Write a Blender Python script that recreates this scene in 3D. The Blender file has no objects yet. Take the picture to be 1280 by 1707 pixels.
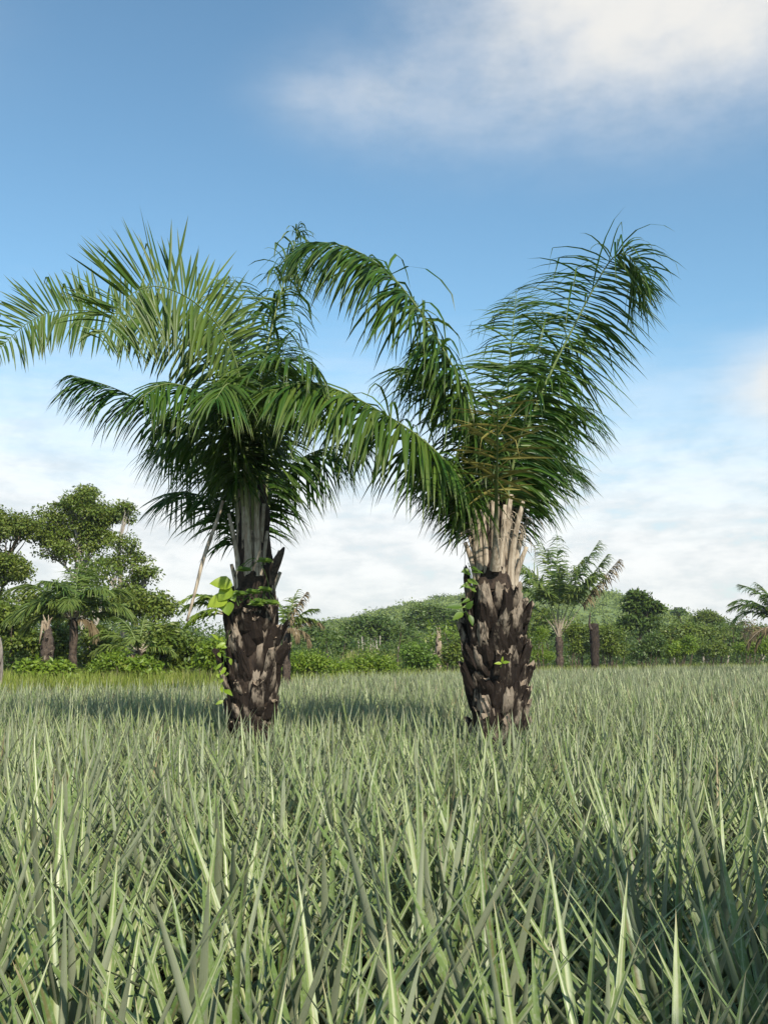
import bpy, math
import numpy as np
from math import radians, sin, cos, pi, atan2

# ------------------------------------------------------------------ camera, sky, sun, exposure
sc = bpy.context.scene
COL = sc.collection
PITCH = radians(7.97); FPX = 1675.0; CX, CY = 640.0, 853.5; CAMZ = 1.7
cam_d = bpy.data.cameras.new('camera'); cam = bpy.data.objects.new('camera', cam_d); COL.objects.link(cam)
cam.location = (0, 0, CAMZ); cam.rotation_euler = (radians(90) + PITCH, 0, 0)
cam_d.sensor_fit = 'VERTICAL'; cam_d.sensor_height = 36.0; cam_d.lens = 36.0 * FPX / 1707.0
cam_d.clip_start = 0.05; cam_d.clip_end = 9000
sc.camera = cam
sc.view_settings.view_transform = 'Standard'; sc.view_settings.look = 'None'
sc.view_settings.exposure = 0.42; sc.view_settings.gamma = 1.0; sc.view_settings.use_curve_mapping = False
sc.cycles.max_bounces = 6; sc.cycles.diffuse_bounces = 3; sc.cycles.glossy_bounces = 2
sc.cycles.transmission_bounces = 4; sc.cycles.transparent_max_bounces = 4; sc.cycles.volume_bounces = 0

SUN_EL = radians(37); SUN_DIR = np.array([0.42, -0.9075, 0.0])          # horizontal direction towards the sun
SUN_VEC = np.array([SUN_DIR[0] * cos(SUN_EL), SUN_DIR[1] * cos(SUN_EL), sin(SUN_EL)])
sun_d = bpy.data.lights.new('sun', 'SUN'); sun = bpy.data.objects.new('sun', sun_d); COL.objects.link(sun)
sun_d.energy = 4.4; sun_d.angle = radians(0.55); sun_d.color = (1.0, 0.94, 0.82)
from mathutils import Vector
sun.rotation_euler = Vector(SUN_VEC).to_track_quat('Z', 'Y').to_euler()
sun.location = tuple(SUN_VEC * 60)


class NT:
    """small helper that writes node trees"""
    def __init__(self, tree):
        self.t = tree; self.n = tree.nodes; self.l = tree.links

    def node(self, typ, ins=None, **attrs):
        nd = self.n.new(typ)
        for k, v in attrs.items():
            setattr(nd, k, v)
        for k, v in (ins or {}).items():
            self.put(nd.inputs[k], v)
        return nd

    def put(self, sock, v):
        if isinstance(v, bpy.types.NodeSocket):
            self.l.new(v, sock)
        else:
            sock.default_value = v

    def m(self, op, a, b=0.0, c=None):
        nd = self.node('ShaderNodeMath', operation=op)
        self.put(nd.inputs[0], a); self.put(nd.inputs[1], b)
        if c is not None: self.put(nd.inputs[2], c)
        return nd.outputs[0]

    def sstep(self, v, a, b):
        nd = self.node('ShaderNodeMapRange', {'Value': v, 'From Min': a, 'From Max': b}, interpolation_type='SMOOTHSTEP')
        return nd.outputs[0]

    def mix(self, f, a, b, mode='MIX'):
        nd = self.node('ShaderNodeMix', data_type='RGBA', blend_type=mode)
        self.put(nd.inputs[0], f)
        for s, v in ((nd.inputs[6], a), (nd.inputs[7], b)):
            self.put(s, v if isinstance(v, bpy.types.NodeSocket) else (*v, 1.0))
        return nd.outputs[2]

    def noise(self, vec, scale, detail=4.0, rough=0.55, out='Fac'):
        nd = self.node('ShaderNodeTexNoise', {'Scale': scale, 'Detail': detail, 'Roughness': rough})
        if vec is not None: self.l.new(vec, nd.inputs['Vector'])
        return nd.outputs[out]


w = bpy.data.worlds.new('World'); sc.world = w; w.use_nodes = True
w.node_tree.nodes.clear(); N = NT(w.node_tree)
sky = N.node('ShaderNodeTexSky', sky_type='NISHITA', sun_disc=False)
sky.sun_elevation = SUN_EL; sky.sun_rotation = atan2(SUN_DIR[0], SUN_DIR[1])
sky.air_density = 1.0; sky.dust_density = 0.3; sky.ozone_density = 1.5
skyc = N.mix(1.0, sky.outputs[0], (0.87, 1.10, 1.06), 'MULTIPLY')
bg_sky = N.node('ShaderNodeBackground', {'Color': skyc, 'Strength': 0.130})
tc = N.node('ShaderNodeTexCoord').outputs['Generated']
sep = N.node('ShaderNodeSeparateXYZ', {0: tc})
X, Y, Z = sep.outputs
az = N.m('MULTIPLY', N.m('ARCTAN2', X, Y), 180 / pi)
el = N.m('MULTIPLY', N.m('ARCSINE', Z), 180 / pi)
comb = N.node('ShaderNodeCombineXYZ', {0: N.m('MULTIPLY', az, 0.05), 1: N.m('MULTIPLY', el, 0.08), 2: 0.0}).outputs[0]
n_big = N.noise(comb, 1.6, 6, 0.55)
n_fine = N.noise(comb, 5.0, 7, 0.6)
flat = N.node('ShaderNodeCombineXYZ', {0: N.m('MULTIPLY', az, 0.05), 1: N.m('MULTIPLY', el, 0.32), 2: 3.7}).outputs[0]
n_flat = N.noise(flat, 3.2, 6, 0.6)
patch = N.node('ShaderNodeCombineXYZ', {0: N.m('MULTIPLY', az, 0.16), 1: N.m('MULTIPLY', el, 0.42), 2: 9.1}).outputs[0]
n_patch = N.noise(patch, 1.9, 5, 0.6)


def blob(a0, e0, ra, re, amp):
    """an elongated cloud bank seen at azimuth a0, elevation e0 (degrees)"""
    da = N.m('DIVIDE', N.m('SUBTRACT', az, a0), ra); de = N.m('DIVIDE', N.m('SUBTRACT', el, e0), re)
    r2 = N.m('ADD', N.m('MULTIPLY', da, da), N.m('MULTIPLY', de, de))
    return N.m('MULTIPLY', N.m('POWER', 2.718, N.m('MULTIPLY', r2, -1.0)), amp)


banks = blob(18.5, 36.5, 14, 7.4, 1.25)
for b in ((-3.5, 30.4, 5.2, 2.3, .27), (4, 29.5, 9, 3.6, .22), (23.5, 14.2, 4.6, 2.6, .95), (-45, 32, 16, 6, .9), (60, 27, 18, 6, .9), (130, 30, 20, 7, .9), (-120, 35, 22, 7, .9)):
    banks = N.m('ADD', banks, blob(*b))
puffs = N.m('MULTIPLY', banks, N.m('ADD', 0.15, N.m('MULTIPLY', N.m('ADD', N.m('MULTIPLY', n_big, 0.45), N.m('MULTIPLY', n_fine, 0.55)), 1.75)))
puffs = N.sstep(puffs, 0.02, 1.12)
# low layer of thin cloud round the horizon
edge = N.m('ADD', N.m('ADD', 8.7, N.m('MULTIPLY', N.m('SINE', N.m('MULTIPLY', N.m('ADD', az, -40), pi / 180)), -3.2)), N.m('MULTIPLY', N.m('SUBTRACT', n_flat, 0.5), 5.0))
low = N.sstep(N.m('SUBTRACT', edge, el), -9.0, 5.0)
holes = N.m('MULTIPLY', N.sstep(n_patch, 0.56, 0.72), N.sstep(az, -14, 14))
low = N.m('MULTIPLY', low, N.m('SUBTRACT', 1.0, N.m('MULTIPLY', holes, 0.18)))
mask = N.m('MULTIPLY', N.m('SUBTRACT', 1.0, N.m('MULTIPLY', N.m('SUBTRACT', 1.0, puffs), N.m('SUBTRACT', 1.0, low))), 0.93)
ccol = N.mix(N.sstep(n_patch, 0.35, 0.75), (0.80, 0.785, 0.77), (0.58, 0.60, 0.615))
ccol = N.mix(puffs, ccol, (0.70, 0.685, 0.65))
bg_cl = N.node('ShaderNodeBackground', {'Color': ccol, 'Strength': 1.0})
mx = N.node('ShaderNodeMixShader', {0: mask, 1: bg_sky.outputs[0], 2: bg_cl.outputs[0]})
wo = N.node('ShaderNodeOutputWorld', {0: mx.outputs[0]})

# ------------------------------------------------------------------ helpers
rng = np.random.default_rng(11)
ORG = {}
CP, SP = cos(PITCH), sin(PITCH)


def P(px, py, Yd):
    """point of the place seen at photo pixel (px, py) that lies Yd metres in front of the camera"""
    x = (px - CX) / FPX; y = -(py - CY) / FPX
    d = np.array([x, CP - SP * y, SP + CP * y])
    d = d * (Yd / d[1]); return d + np.array([0, 0, CAMZ])


def G(px, Yd):
    p = P(px, 1088, Yd); return np.array([p[0], Yd, 0.0])


def norm(v):
    return v / np.maximum(np.linalg.norm(v, axis=-1, keepdims=True), 1e-9)


class Buf:
    def __init__(self): self.v = []; self.t = []; self.c = []; self.mi = []; self.n = 0

    def add(self, V, T, C=None, mi=0):
        V = np.asarray(V, float).reshape(-1, 3); T = np.asarray(T, np.int64).reshape(-1, 3)
        if C is None: C = np.zeros((len(V), 4))
        C = np.asarray(C, float)
        if C.ndim == 1: C = np.tile(C, (len(V), 1))
        self.v.append(V); self.t.append(T + self.n); self.c.append(C); self.mi.append(np.full(len(T), mi)); self.n += len(V)
        return self

    def mesh(self, name, mats, org=(0, 0, 0), smooth=True):
        V = np.concatenate(self.v) - np.asarray(org, float); T = np.concatenate(self.t); C = np.concatenate(self.c)
        me = bpy.data.meshes.new(name)
        me.vertices.add(len(V)); me.vertices.foreach_set('co', V.astype(np.float32).ravel())
        me.loops.add(len(T) * 3); me.loops.foreach_set('vertex_index', T.astype(np.int32).ravel())
        me.polygons.add(len(T)); me.polygons.foreach_set('loop_start', (np.arange(len(T)) * 3).astype(np.int32))
        if not isinstance(mats, (list, tuple)): mats = [mats]
        for m in mats: me.materials.append(m)
        if len(mats) > 1: me.polygons.foreach_set('material_index', np.concatenate(self.mi).astype(np.int32))
        me.polygons.foreach_set('use_smooth', np.full(len(T), smooth, dtype=bool))
        at = me.color_attributes.new('col', 'FLOAT_COLOR', 'POINT')
        at.data.foreach_set('color', C.astype(np.float32).ravel())
        me.update(calc_edges=True)
        return me


def tag(o, label=None, cat=None, group=None, kind=None):
    for k, v in (('label', label), ('category', cat), ('group', group), ('kind', kind)):
        if v: o[k] = v
    return o


def thing(name, label, cat, loc, group=None):
    o = bpy.data.objects.new(name, None); COL.objects.link(o); o.location = tuple(loc); o.empty_display_size = 0.2
    ORG[o] = np.asarray(loc, float); return tag(o, label, cat, group)


def obj(name, buf, mats, parent=None, org=None, smooth=True):
    base = ORG[parent] if parent is not None else np.asarray(org if org is not None else (0, 0, 0), float)
    me = buf if isinstance(buf, bpy.types.Mesh) else buf.mesh(name, mats, base, smooth)
    o = bpy.data.objects.new(name, me); COL.objects.link(o)
    if parent is not None: o.parent = parent
    else: o.location = tuple(base)
    ORG[o] = base; return o


def tube(pts, rad, k=7, flat=1.0, C=None, cap=True):
    """tapered tube along pts; flat squeezes it across; col.g runs 0..1 along"""
    pts = np.asarray(pts, float); n = len(pts); rad = np.broadcast_to(np.asarray(rad, float), (n,))
    T = norm(np.gradient(pts, axis=0))
    ref = np.array([0, 0, 1.0]) if abs(T[:, 2]).mean() < .8 else np.array([0, -1.0, 0.0])
    S = norm(np.cross(T, ref)); U = np.cross(S, T)
    a = np.arange(k) * 2 * pi / k
    V = pts[:, None] + rad[:, None, None] * (np.cos(a)[None, :, None] * S[:, None] + flat * np.sin(a)[None, :, None] * U[:, None])
    V = V.reshape(-1, 3); F = []
    for i in range(n - 1):
        for j in range(k):
            a0, a1 = i * k + j, i * k + (j + 1) % k
            F += [(a0, a1, a1 + k), (a0, a1 + k, a0 + k)]
    if cap:
        V = np.vstack([V, pts[-1]]); c = len(V) - 1
        F += [((n - 1) * k + j, (n - 1) * k + (j + 1) % k, c) for j in range(k)]
    g = np.repeat(np.linspace(0, 1, n), k)
    if cap: g = np.append(g, 1.0)
    Cc = np.zeros((len(V), 4)); Cc[:, 1] = g
    if C is not None: Cc[:, 0] = C[0]; Cc[:, 2] = C[1]
    return V, np.array(F), Cc


def crom(pts, n):
    """smooth curve through control points, evenly resampled"""
    p = np.asarray(pts, float); p = np.vstack([2 * p[0] - p[1], p, 2 * p[-1] - p[-2]]); out = []
    for i in range(1, len(p) - 2):
        t = np.linspace(0, 1, 12, endpoint=False)[:, None]
        a, b, c, d = p[i - 1], p[i], p[i + 1], p[i + 2]
        out.append(.5 * (2 * b + (c - a) * t + (2 * a - 5 * b + 4 * c - d) * t**2 + (3 * b - a - 3 * c + d) * t**3))
    out.append(p[-2][None]); q = np.vstack(out)
    s = np.r_[0, np.cumsum(np.linalg.norm(np.diff(q, axis=0), axis=1))]
    u = np.linspace(0, s[-1], n)
    return np.stack([np.interp(u, s, q[:, k]) for k in range(3)], 1), s[-1]


# ------------------------------------------------------------------ materials
def mat(name):
    m = bpy.data.materials.new(name); m.use_nodes = True; m.node_tree.nodes.clear()
    return m, NT(m.node_tree)


def out(N, bsdf, disp=None):
    N.node('ShaderNodeOutputMaterial', {0: bsdf})


def leaf_mat(name, dark, light, tint=None, rough=0.45, trans=0.25, spec=0.4, tipcol=None, tip0=0.7):
    """foliage: col.r random per leaf, col.g along the leaf, col.b amount of tint colour"""
    m, N = mat(name)
    at = N.node('ShaderNodeAttribute', attribute_name='col'); s = N.node('ShaderNodeSeparateColor', {0: at.outputs['Color']})
    c = N.mix(s.outputs[0], dark, light)
    if tint: c = N.mix(s.outputs[2], c, tint)
    if tipcol: c = N.mix(N.m('MULTIPLY', N.sstep(s.outputs[1], tip0, 1.0), 0.7), c, tipcol)
    pos = N.node('ShaderNodeTexCoord').outputs['Object']
    nz = N.noise(pos, 1.3, 3)
    c = N.mix(N.m('MULTIPLY', nz, 0.5), c, tuple(0.62 * x for x in dark))
    b = N.node('ShaderNodeBsdfPrincipled', {'Base Color': c, 'Roughness': rough, 'Specular IOR Level': spec})
    tcol = N.mix(0.6, c, tuple(min(1, 1.9 * x) for x in light))
    tr = N.node('ShaderNodeBsdfTranslucent', {'Color': tcol})
    mx = N.node('ShaderNodeMixShader', {0: trans, 1: b.outputs[0], 2: tr.outputs[0]})
    out(N, mx.outputs[0]); return m


def bark_mat(name, c1, c2, scale=6.0, stretch=0.25, rough=0.9, bump=0.4):
    m, N = mat(name)
    pos = N.node('ShaderNodeTexCoord').outputs['Object']
    mp = N.node('ShaderNodeMapping', {0: pos}); mp.inputs['Scale'].default_value = (1, 1, stretch)
    n1 = N.noise(mp.outputs[0], scale, 6, 0.65); n2 = N.noise(mp.outputs[0], scale * 5, 4, 0.6)
    f = N.sstep(N.m('ADD', N.m('MULTIPLY', n1, .65), N.m('MULTIPLY', n2, .35)), 0.36, 0.64)
    c = N.mix(f, c1, c2)
    bp = N.node('ShaderNodeBump', {'Strength': bump, 'Distance': 0.02, 'Height': n2})
    b = N.node('ShaderNodeBsdfPrincipled', {'Base Color': c, 'Roughness': rough, 'Specular IOR Level': 0.2, 'Normal': bp.outputs[0]})
    out(N, b.outputs[0]); return m


def pineapple_mat():
    """upper face green with pale middle stripe, under face covered with silvery scales; col = random, along, across, face"""
    m, N = mat('pineapple_leaf')
    at = N.node('ShaderNodeAttribute', attribute_name='col'); s = N.node('ShaderNodeSeparateColor', {0: at.outputs['Color']})
    r, t, u = s.outputs; side = at.outputs['Alpha']
    pos = N.node('ShaderNodeTexCoord').outputs['Object']
    nz = N.noise(pos, 9.0, 3); fine = N.noise(pos, 60.0, 2)
    under = N.mix(r, (0.315, 0.345, 0.22), (0.49, 0.51, 0.35))
    under = N.mix(N.m('MULTIPLY', nz, 0.35), under, (0.19, 0.245, 0.10))
    under = N.mix(N.sstep(u, 0.72, 1.0), under, (0.30, 0.36, 0.15))
    up = N.mix(r, (0.105, 0.165, 0.038), (0.23, 0.285, 0.09))
    stripe = N.m('MULTIPLY', N.sstep(u, 0.42, 0.05), N.sstep(r, 0.25, 0.6))
    up = N.mix(stripe, up, (0.46, 0.46, 0.26))
    red = N.m('MULTIPLY', N.sstep(u, 0.55, 0.2), N.sstep(r, 0.22, 0.08))
    up = N.mix(N.m('MULTIPLY', red, 0.5), up, (0.17, 0.085, 0.05))
    c = N.mix(side, up, under)
    fib = N.noise(N.node('ShaderNodeCombineXYZ', {0: N.m('MULTIPLY', u, 7.0), 1: N.m('MULTIPLY', r, 60.0), 2: N.m('MULTIPLY', t, 2.2)}).outputs[0], 1.6, 4, 0.65)
    c = N.mix(N.m('MULTIPLY', N.sstep(fib, 0.40, 0.62), 0.34), c, N.mix(side, (0.06, 0.095, 0.018), (0.20, 0.235, 0.13)))
    spot = N.noise(pos, 26.0, 3, 0.7)
    c = N.mix(N.m('MULTIPLY', N.sstep(spot, 0.66, 0.74), 0.5), c, (0.20, 0.15, 0.075))
    c = N.mix(N.m('MULTIPLY', N.sstep(fine, 0.45, 0.75), 0.22), c, (0.42, 0.43, 0.33))
    c = N.mix(N.m('MULTIPLY', N.sstep(t, 0.93, 1.0), 0.75), c, (0.33, 0.24, 0.13))
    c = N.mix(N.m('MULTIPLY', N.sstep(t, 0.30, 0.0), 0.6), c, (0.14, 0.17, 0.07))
    c = N.mix(N.m('MULTIPLY', N.sstep(r, 0.980, 0.984), 0.8), c, N.mix(nz, (0.20, 0.13, 0.065), (0.42, 0.32, 0.18)))
    rg = N.m('ADD', 0.40, N.m('MULTIPLY', side, 0.25))
    b = N.node('ShaderNodeBsdfPrincipled', {'Base Color': c, 'Roughness': rg, 'Specular IOR Level': 0.35})
    tr = N.node('ShaderNodeBsdfTranslucent', {'Color': N.mix(0.5, c, (0.30, 0.42, 0.05))})
    mx = N.node('ShaderNodeMixShader', {0: 0.10, 1: b.outputs[0], 2: tr.outputs[0]})
    out(N, mx.outputs[0]); return m


def boot_mat():
    """scorched leaf bases: nearly black flanks, weathered pale cut ends and worn patches"""
    m, N = mat('charred_leaf_base')
    at = N.node('ShaderNodeAttribute', attribute_name='col'); s = N.node('ShaderNodeSeparateColor', {0: at.outputs['Color']})
    oi = N.node('ShaderNodeObjectInfo').outputs['Random']
    geo = N.node('ShaderNodeNewGeometry').outputs['Position']
    mp = N.node('ShaderNodeMapping', {0: geo}); mp.inputs['Scale'].default_value = (1, 1, 0.35)
    n1 = N.noise(mp.outputs[0], 9, 5, .65); n2 = N.noise(mp.outputs[0], 45, 4, .6)
    c = N.mix(n2, (0.009, 0.007, 0.006), (0.032, 0.022, 0.016))
    worn = N.m('MULTIPLY', N.sstep(N.m('ADD', n1, N.m('MULTIPLY', oi, 0.24)), 0.63, 0.76), N.sstep(s.outputs[1], 0.1, 0.7))
    c = N.mix(worn, c, N.mix(n2, (0.17, 0.125, 0.085), (0.36, 0.30, 0.235)))
    c = N.mix(N.m('MULTIPLY', s.outputs[2], 0.85), c, N.mix(n2, (0.15, 0.105, 0.07), (0.40, 0.32, 0.24)))
    bp = N.node('ShaderNodeBump', {'Strength': 0.7, 'Distance': 0.02, 'Height': n2})
    b = N.node('ShaderNodeBsdfPrincipled', {'Base Color': c, 'Roughness': 0.9, 'Specular IOR Level': 0.15, 'Normal': bp.outputs[0]})
    out(N, b.outputs[0]); return m


def stalk_mat():
    """leaf stalk: weathered beige foot, green towards the tip; col.g along, col.b dryness"""
    m, N = mat('leaf_stalk')
    at = N.node('ShaderNodeAttribute', attribute_name='col'); s = N.node('ShaderNodeSeparateColor', {0: at.outputs['Color']})
    pos = N.node('ShaderNodeTexCoord').outputs['Object']
    mp = N.node('ShaderNodeMapping', {0: pos}); mp.inputs['Scale'].default_value = (1, 1, 0.06)
    n = N.noise(mp.outputs[0], 45, 5, .65); n2 = N.noise(pos, 7, 4, .6)
    dry = N.mix(N.sstep(n, .36, .64), (0.24, 0.185, 0.13), (0.49, 0.41, 0.31))
    dry = N.mix(N.m('MULTIPLY', N.sstep(n2, .56, .70), .6), dry, (0.085, 0.06, 0.042))
    green = N.mix(s.outputs[0], (0.11, 0.16, 0.05), (0.20, 0.235, 0.085))
    c = N.mix(N.m('MAXIMUM', N.sstep(s.outputs[1], 0.34, 0.14), s.outputs[2]), green, dry)
    bp = N.node('ShaderNodeBump', {'Strength': 0.35, 'Distance': 0.01, 'Height': n})
    b = N.node('ShaderNodeBsdfPrincipled', {'Base Color': c, 'Roughness': 0.7, 'Specular IOR Level': 0.25, 'Normal': bp.outputs[0]})
    out(N, b.outputs[0]); return m


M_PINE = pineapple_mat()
M_BOOT = boot_mat()
M_STALK = stalk_mat()
M_PALM = leaf_mat('oil_palm_leaflet', (0.016, 0.062, 0.006), (0.075, 0.150, 0.014), tint=(0.27, 0.30, 0.060), rough=0.42, trans=0.22, spec=0.32, tipcol=(0.16, 0.17, 0.06))
M_YELLOW = leaf_mat('yellowing_palm_leaflet', (0.13, 0.125, 0.02), (0.34, 0.28, 0.075), rough=0.5, trans=0.15, spec=0.3)
M_PALMDRY = leaf_mat('dry_palm_leaflet', (0.13, 0.095, 0.05), (0.30, 0.235, 0.135), rough=0.8, trans=0.15, spec=0.1)
M_PALMFAR = leaf_mat('young_palm_leaflet', (0.05, 0.11, 0.016), (0.17, 0.24, 0.045), tint=(0.36, 0.36, 0.10), rough=0.45, trans=0.25, spec=0.35)
M_CORE = bark_mat('palm_trunk_core', (0.015, 0.011, 0.009), (0.06, 0.042, 0.03), 12, 0.5)
M_STUMP = bark_mat('dead_palm_trunk', (0.03, 0.022, 0.018), (0.13, 0.095, 0.07), 9, 0.9, bump=0.8)
M_STUMPTOP = bark_mat('splintered_wood', (0.17, 0.12, 0.08), (0.42, 0.33, 0.23), 14, 0.2)
M_POST = bark_mat('grey_weathered_wood', (0.07, 0.055, 0.045), (0.30, 0.26, 0.22), 16, 0.08)
M_PALEBARK = bark_mat('pale_bark', (0.24, 0.20, 0.155), (0.47, 0.42, 0.35), 5, 0.3)
M_DARKBARK = bark_mat('brown_bark', (0.06, 0.045, 0.03), (0.17, 0.13, 0.09), 6, 0.3)
M_TREE = leaf_mat('tree_leaf_mid_green', (0.06, 0.11, 0.012), (0.23, 0.275, 0.04), tint=(0.20, 0.20, 0.045), trans=0.22)
M_TREEDK = leaf_mat('tree_leaf_dark_green', (0.035, 0.078, 0.012), (0.145, 0.195, 0.034), tint=(0.15, 0.17, 0.05), trans=0.2)
M_BUSH = leaf_mat('shrub_leaf_bright_green', (0.085, 0.16, 0.012), (0.27, 0.35, 0.035), tint=(0.30, 0.30, 0.06), trans=0.28)
M_LIME = leaf_mat('lime_leaf', (0.19, 0.30, 0.02), (0.37, 0.46, 0.05), trans=0.35, rough=0.4)
M_VINE = leaf_mat('vine_leaf', (0.07, 0.14, 0.015), (0.20, 0.29, 0.04), trans=0.3)
M_HILL = leaf_mat('hill_scrub_leaf', (0.13, 0.185, 0.040), (0.29, 0.34, 0.09), trans=0.2, rough=0.7, spec=0.15)
M_WEED = leaf_mat('weed_blade', (0.15, 0.21, 0.025), (0.36, 0.40, 0.08), tint=(0.46, 0.40, 0.18), trans=0.25, rough=0.6, spec=0.2)

m_ground, N = mat('soil_and_litter')
pos = N.node('ShaderNodeTexCoord').outputs['Object']
n1 = N.noise(pos, 0.6, 5); n2 = N.noise(pos, 11, 5)
c = N.mix(n2, (0.028, 0.024, 0.014), (0.095, 0.08, 0.045)); c = N.mix(N.m('MULTIPLY', N.sstep(n1, .4, .65), .6), c, (0.06, 0.085, 0.025))
bp = N.node('ShaderNodeBump', {'Strength': .6, 'Distance': .05, 'Height': n2})
b = N.node('ShaderNodeBsdfPrincipled', {'Base Color': c, 'Roughness': 0.95, 'Normal': bp.outputs[0]}); out(N, b.outputs[0])
m_hill, N = mat('hill_turf')
pos = N.node('ShaderNodeTexCoord').outputs['Object']
n1 = N.noise(pos, 0.03, 6); n2 = N.noise(pos, 0.4, 5)
c = N.mix(n2, (0.10, 0.15, 0.035), (0.20, 0.25, 0.07)); c = N.mix(N.m('MULTIPLY', N.sstep(n1, .52, .66), .6), c, (0.19, 0.16, 0.09))
b = N.node('ShaderNodeBsdfPrincipled', {'Base Color': c, 'Roughness': 0.95}); out(N, b.outputs[0])

# ------------------------------------------------------------------ ground and hill
bf = Buf(); g = 1300.0
bf.add([(-g, -g, 0), (g, -g, 0), (g, g, 0), (-g, g, 0)], [(0, 1, 2), (0, 2, 3)])
tag(obj('ground', bf, m_ground), 'brown soil under the pineapple field', kind='structure')

RID_PX = [-900, -300, 0, 300, 440, 480, 580, 660, 730, 800, 880, 930, 985, 1060, 1110, 1180, 1280, 1700, 2200]
RID_PY = [1072, 1068, 1066, 1064, 1072, 1062, 1040, 1017, 1007, 1001, 987, 985, 996, 1030, 1050, 1062, 1068, 1072, 1076]
HY = 360.0


def hill_h(x, y):
    px = CX + x / HY * FPX
    top = CAMZ + (1088 - np.interp(px, RID_PX, RID_PY)) / FPX * HY
    t = np.clip((y - 150) / (HY - 150), 0, 1); f = t * t * (3 - 2 * t)
    b = np.clip((y - HY) / 260, 0, 1); f = f * (1 - b * b * (3 - 2 * b))
    wob = .5 * np.sin(x * .11 + y * .05) + .4 * np.sin(x * .045 - y * .09 + 1) + .25 * np.sin(x * .31 + 2) * np.sin(y * .23)
    return top * f + wob * f - 0.6 * (1 - f)


gx, gy = np.meshgrid(np.linspace(-420, 420, 150), np.linspace(150, 620, 90))
V = np.stack([gx, gy, hill_h(gx, gy)], -1).reshape(-1, 3); W_ = 150
i, j = np.meshgrid(np.arange(149), np.arange(89)); q = (j * W_ + i).ravel()
T = np.concatenate([np.stack([q, q + 1, q + W_ + 1], 1), np.stack([q, q + W_ + 1, q + W_], 1)])
tag(obj('hill', Buf().add(V, T), m_hill), 'low green hill rising behind the two palms', kind='structure')


# ------------------------------------------------------------------ generic leaf clouds
def leaves(C, D, Nn, L, Wd, r, tint=None, fold=0.12):
    """diamond leaves: centre base C, direction D, normal Nn, length L, width Wd -> verts, tris, cols (4 verts, 2 tris each)"""
    n = len(C); L = np.broadcast_to(L, (n,))[:, None]; Wd = np.broadcast_to(Wd, (n,))[:, None]
    D = norm(D); S = norm(np.cross(D, Nn)); U = np.cross(S, D)
    mid = C + D * L * 0.45
    V = np.stack([C, mid + S * Wd * .5 + U * fold * Wd, C + D * L - U * fold * L * .6, mid - S * Wd * .5 + U * fold * Wd], 1)
    b = np.arange(n)[:, None] * 4
    T = np.concatenate([b + [0, 1, 2], b + [0, 2, 3]])
    c = np.zeros((n, 4, 4)); c[:, :, 0] = r[:, None]; c[:, 2, 1] = 1; c[:, 1, 1] = c[:, 3, 1] = .45
    if tint is not None: c[:, :, 2] = tint[:, None]
    return V.reshape(-1, 3), T, c.reshape(-1, 4)


def rdir(n):
    return norm(rng.normal(size=(n, 3)))


def clump_leaves(centres, rad, per, L, ratio=0.5, flatness=0.7, up=0.5, tint=0.0):
    """leafy sprays round each centre, leaves looking outwards and up"""
    n = len(centres) * per
    c = np.repeat(centres, per, 0); R = np.repeat(np.broadcast_to(rad, (len(centres),)), per)
    d = rdir(n); d[:, 2] *= flatness
    rr = rng.random(n) ** 0.45
    pos = c + d * (R * rr)[:, None]
    nn = norm(d * .5 + rdir(n) * .65 + [0, 0, up])
    dd = norm(np.cross(nn, rdir(n)) + d * .5 + [0, 0, -.25])
    r = np.repeat(rng.random(len(centres)), per) * .45 + rng.random(n) * .55
    tt = (rng.random(n) < tint) * rng.random(n) if tint else None
    return leaves(pos, dd, nn, L * rng.uniform(.65, 1.3, n), L * ratio * rng.uniform(.8, 1.2, n), r, tt)


def blob_centres(blobs, dens):
    """clump centres through ellipsoids given as (centre, radii); most sit near the outside"""
    cs = []
    for c, r in blobs:
        c = np.asarray(c, float); r = np.asarray(r, float)
        subs = [(c, r * .68)]
        for d_ in rdir(7):
            if d_[2] < -.3: d_[2] *= -1
            subs.append((c + d_ * r * rng.uniform(.6, .85), r * rng.uniform(.25, .5)))
        for c2, r2 in subs:
            n = max(3, int(dens * r2.prod() ** (2 / 3)))
            d = rdir(n) * (rng.random(n) ** .4)[:, None]; d[:, 2] = np.where(d[:, 2] < -.5, -d[:, 2], d[:, 2])
            cs.append(c2 + d * r2 * rng.uniform(.75, 1.12, (n, 1)))
    return np.concatenate(cs)


def limb(a, b, sag=0.15, n=6):
    a, b = np.asarray(a, float), np.asarray(b, float); t = np.linspace(0, 1, n)[:, None]
    L = np.linalg.norm(b - a); w = rng.normal(size=3) * .06 * L
    return a + (b - a) * t + np.sin(t * pi) * (w + [0, 0, sag * L * .3]) + np.sin(t * 2 * pi) * rng.normal(size=3) * .025 * L


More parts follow.
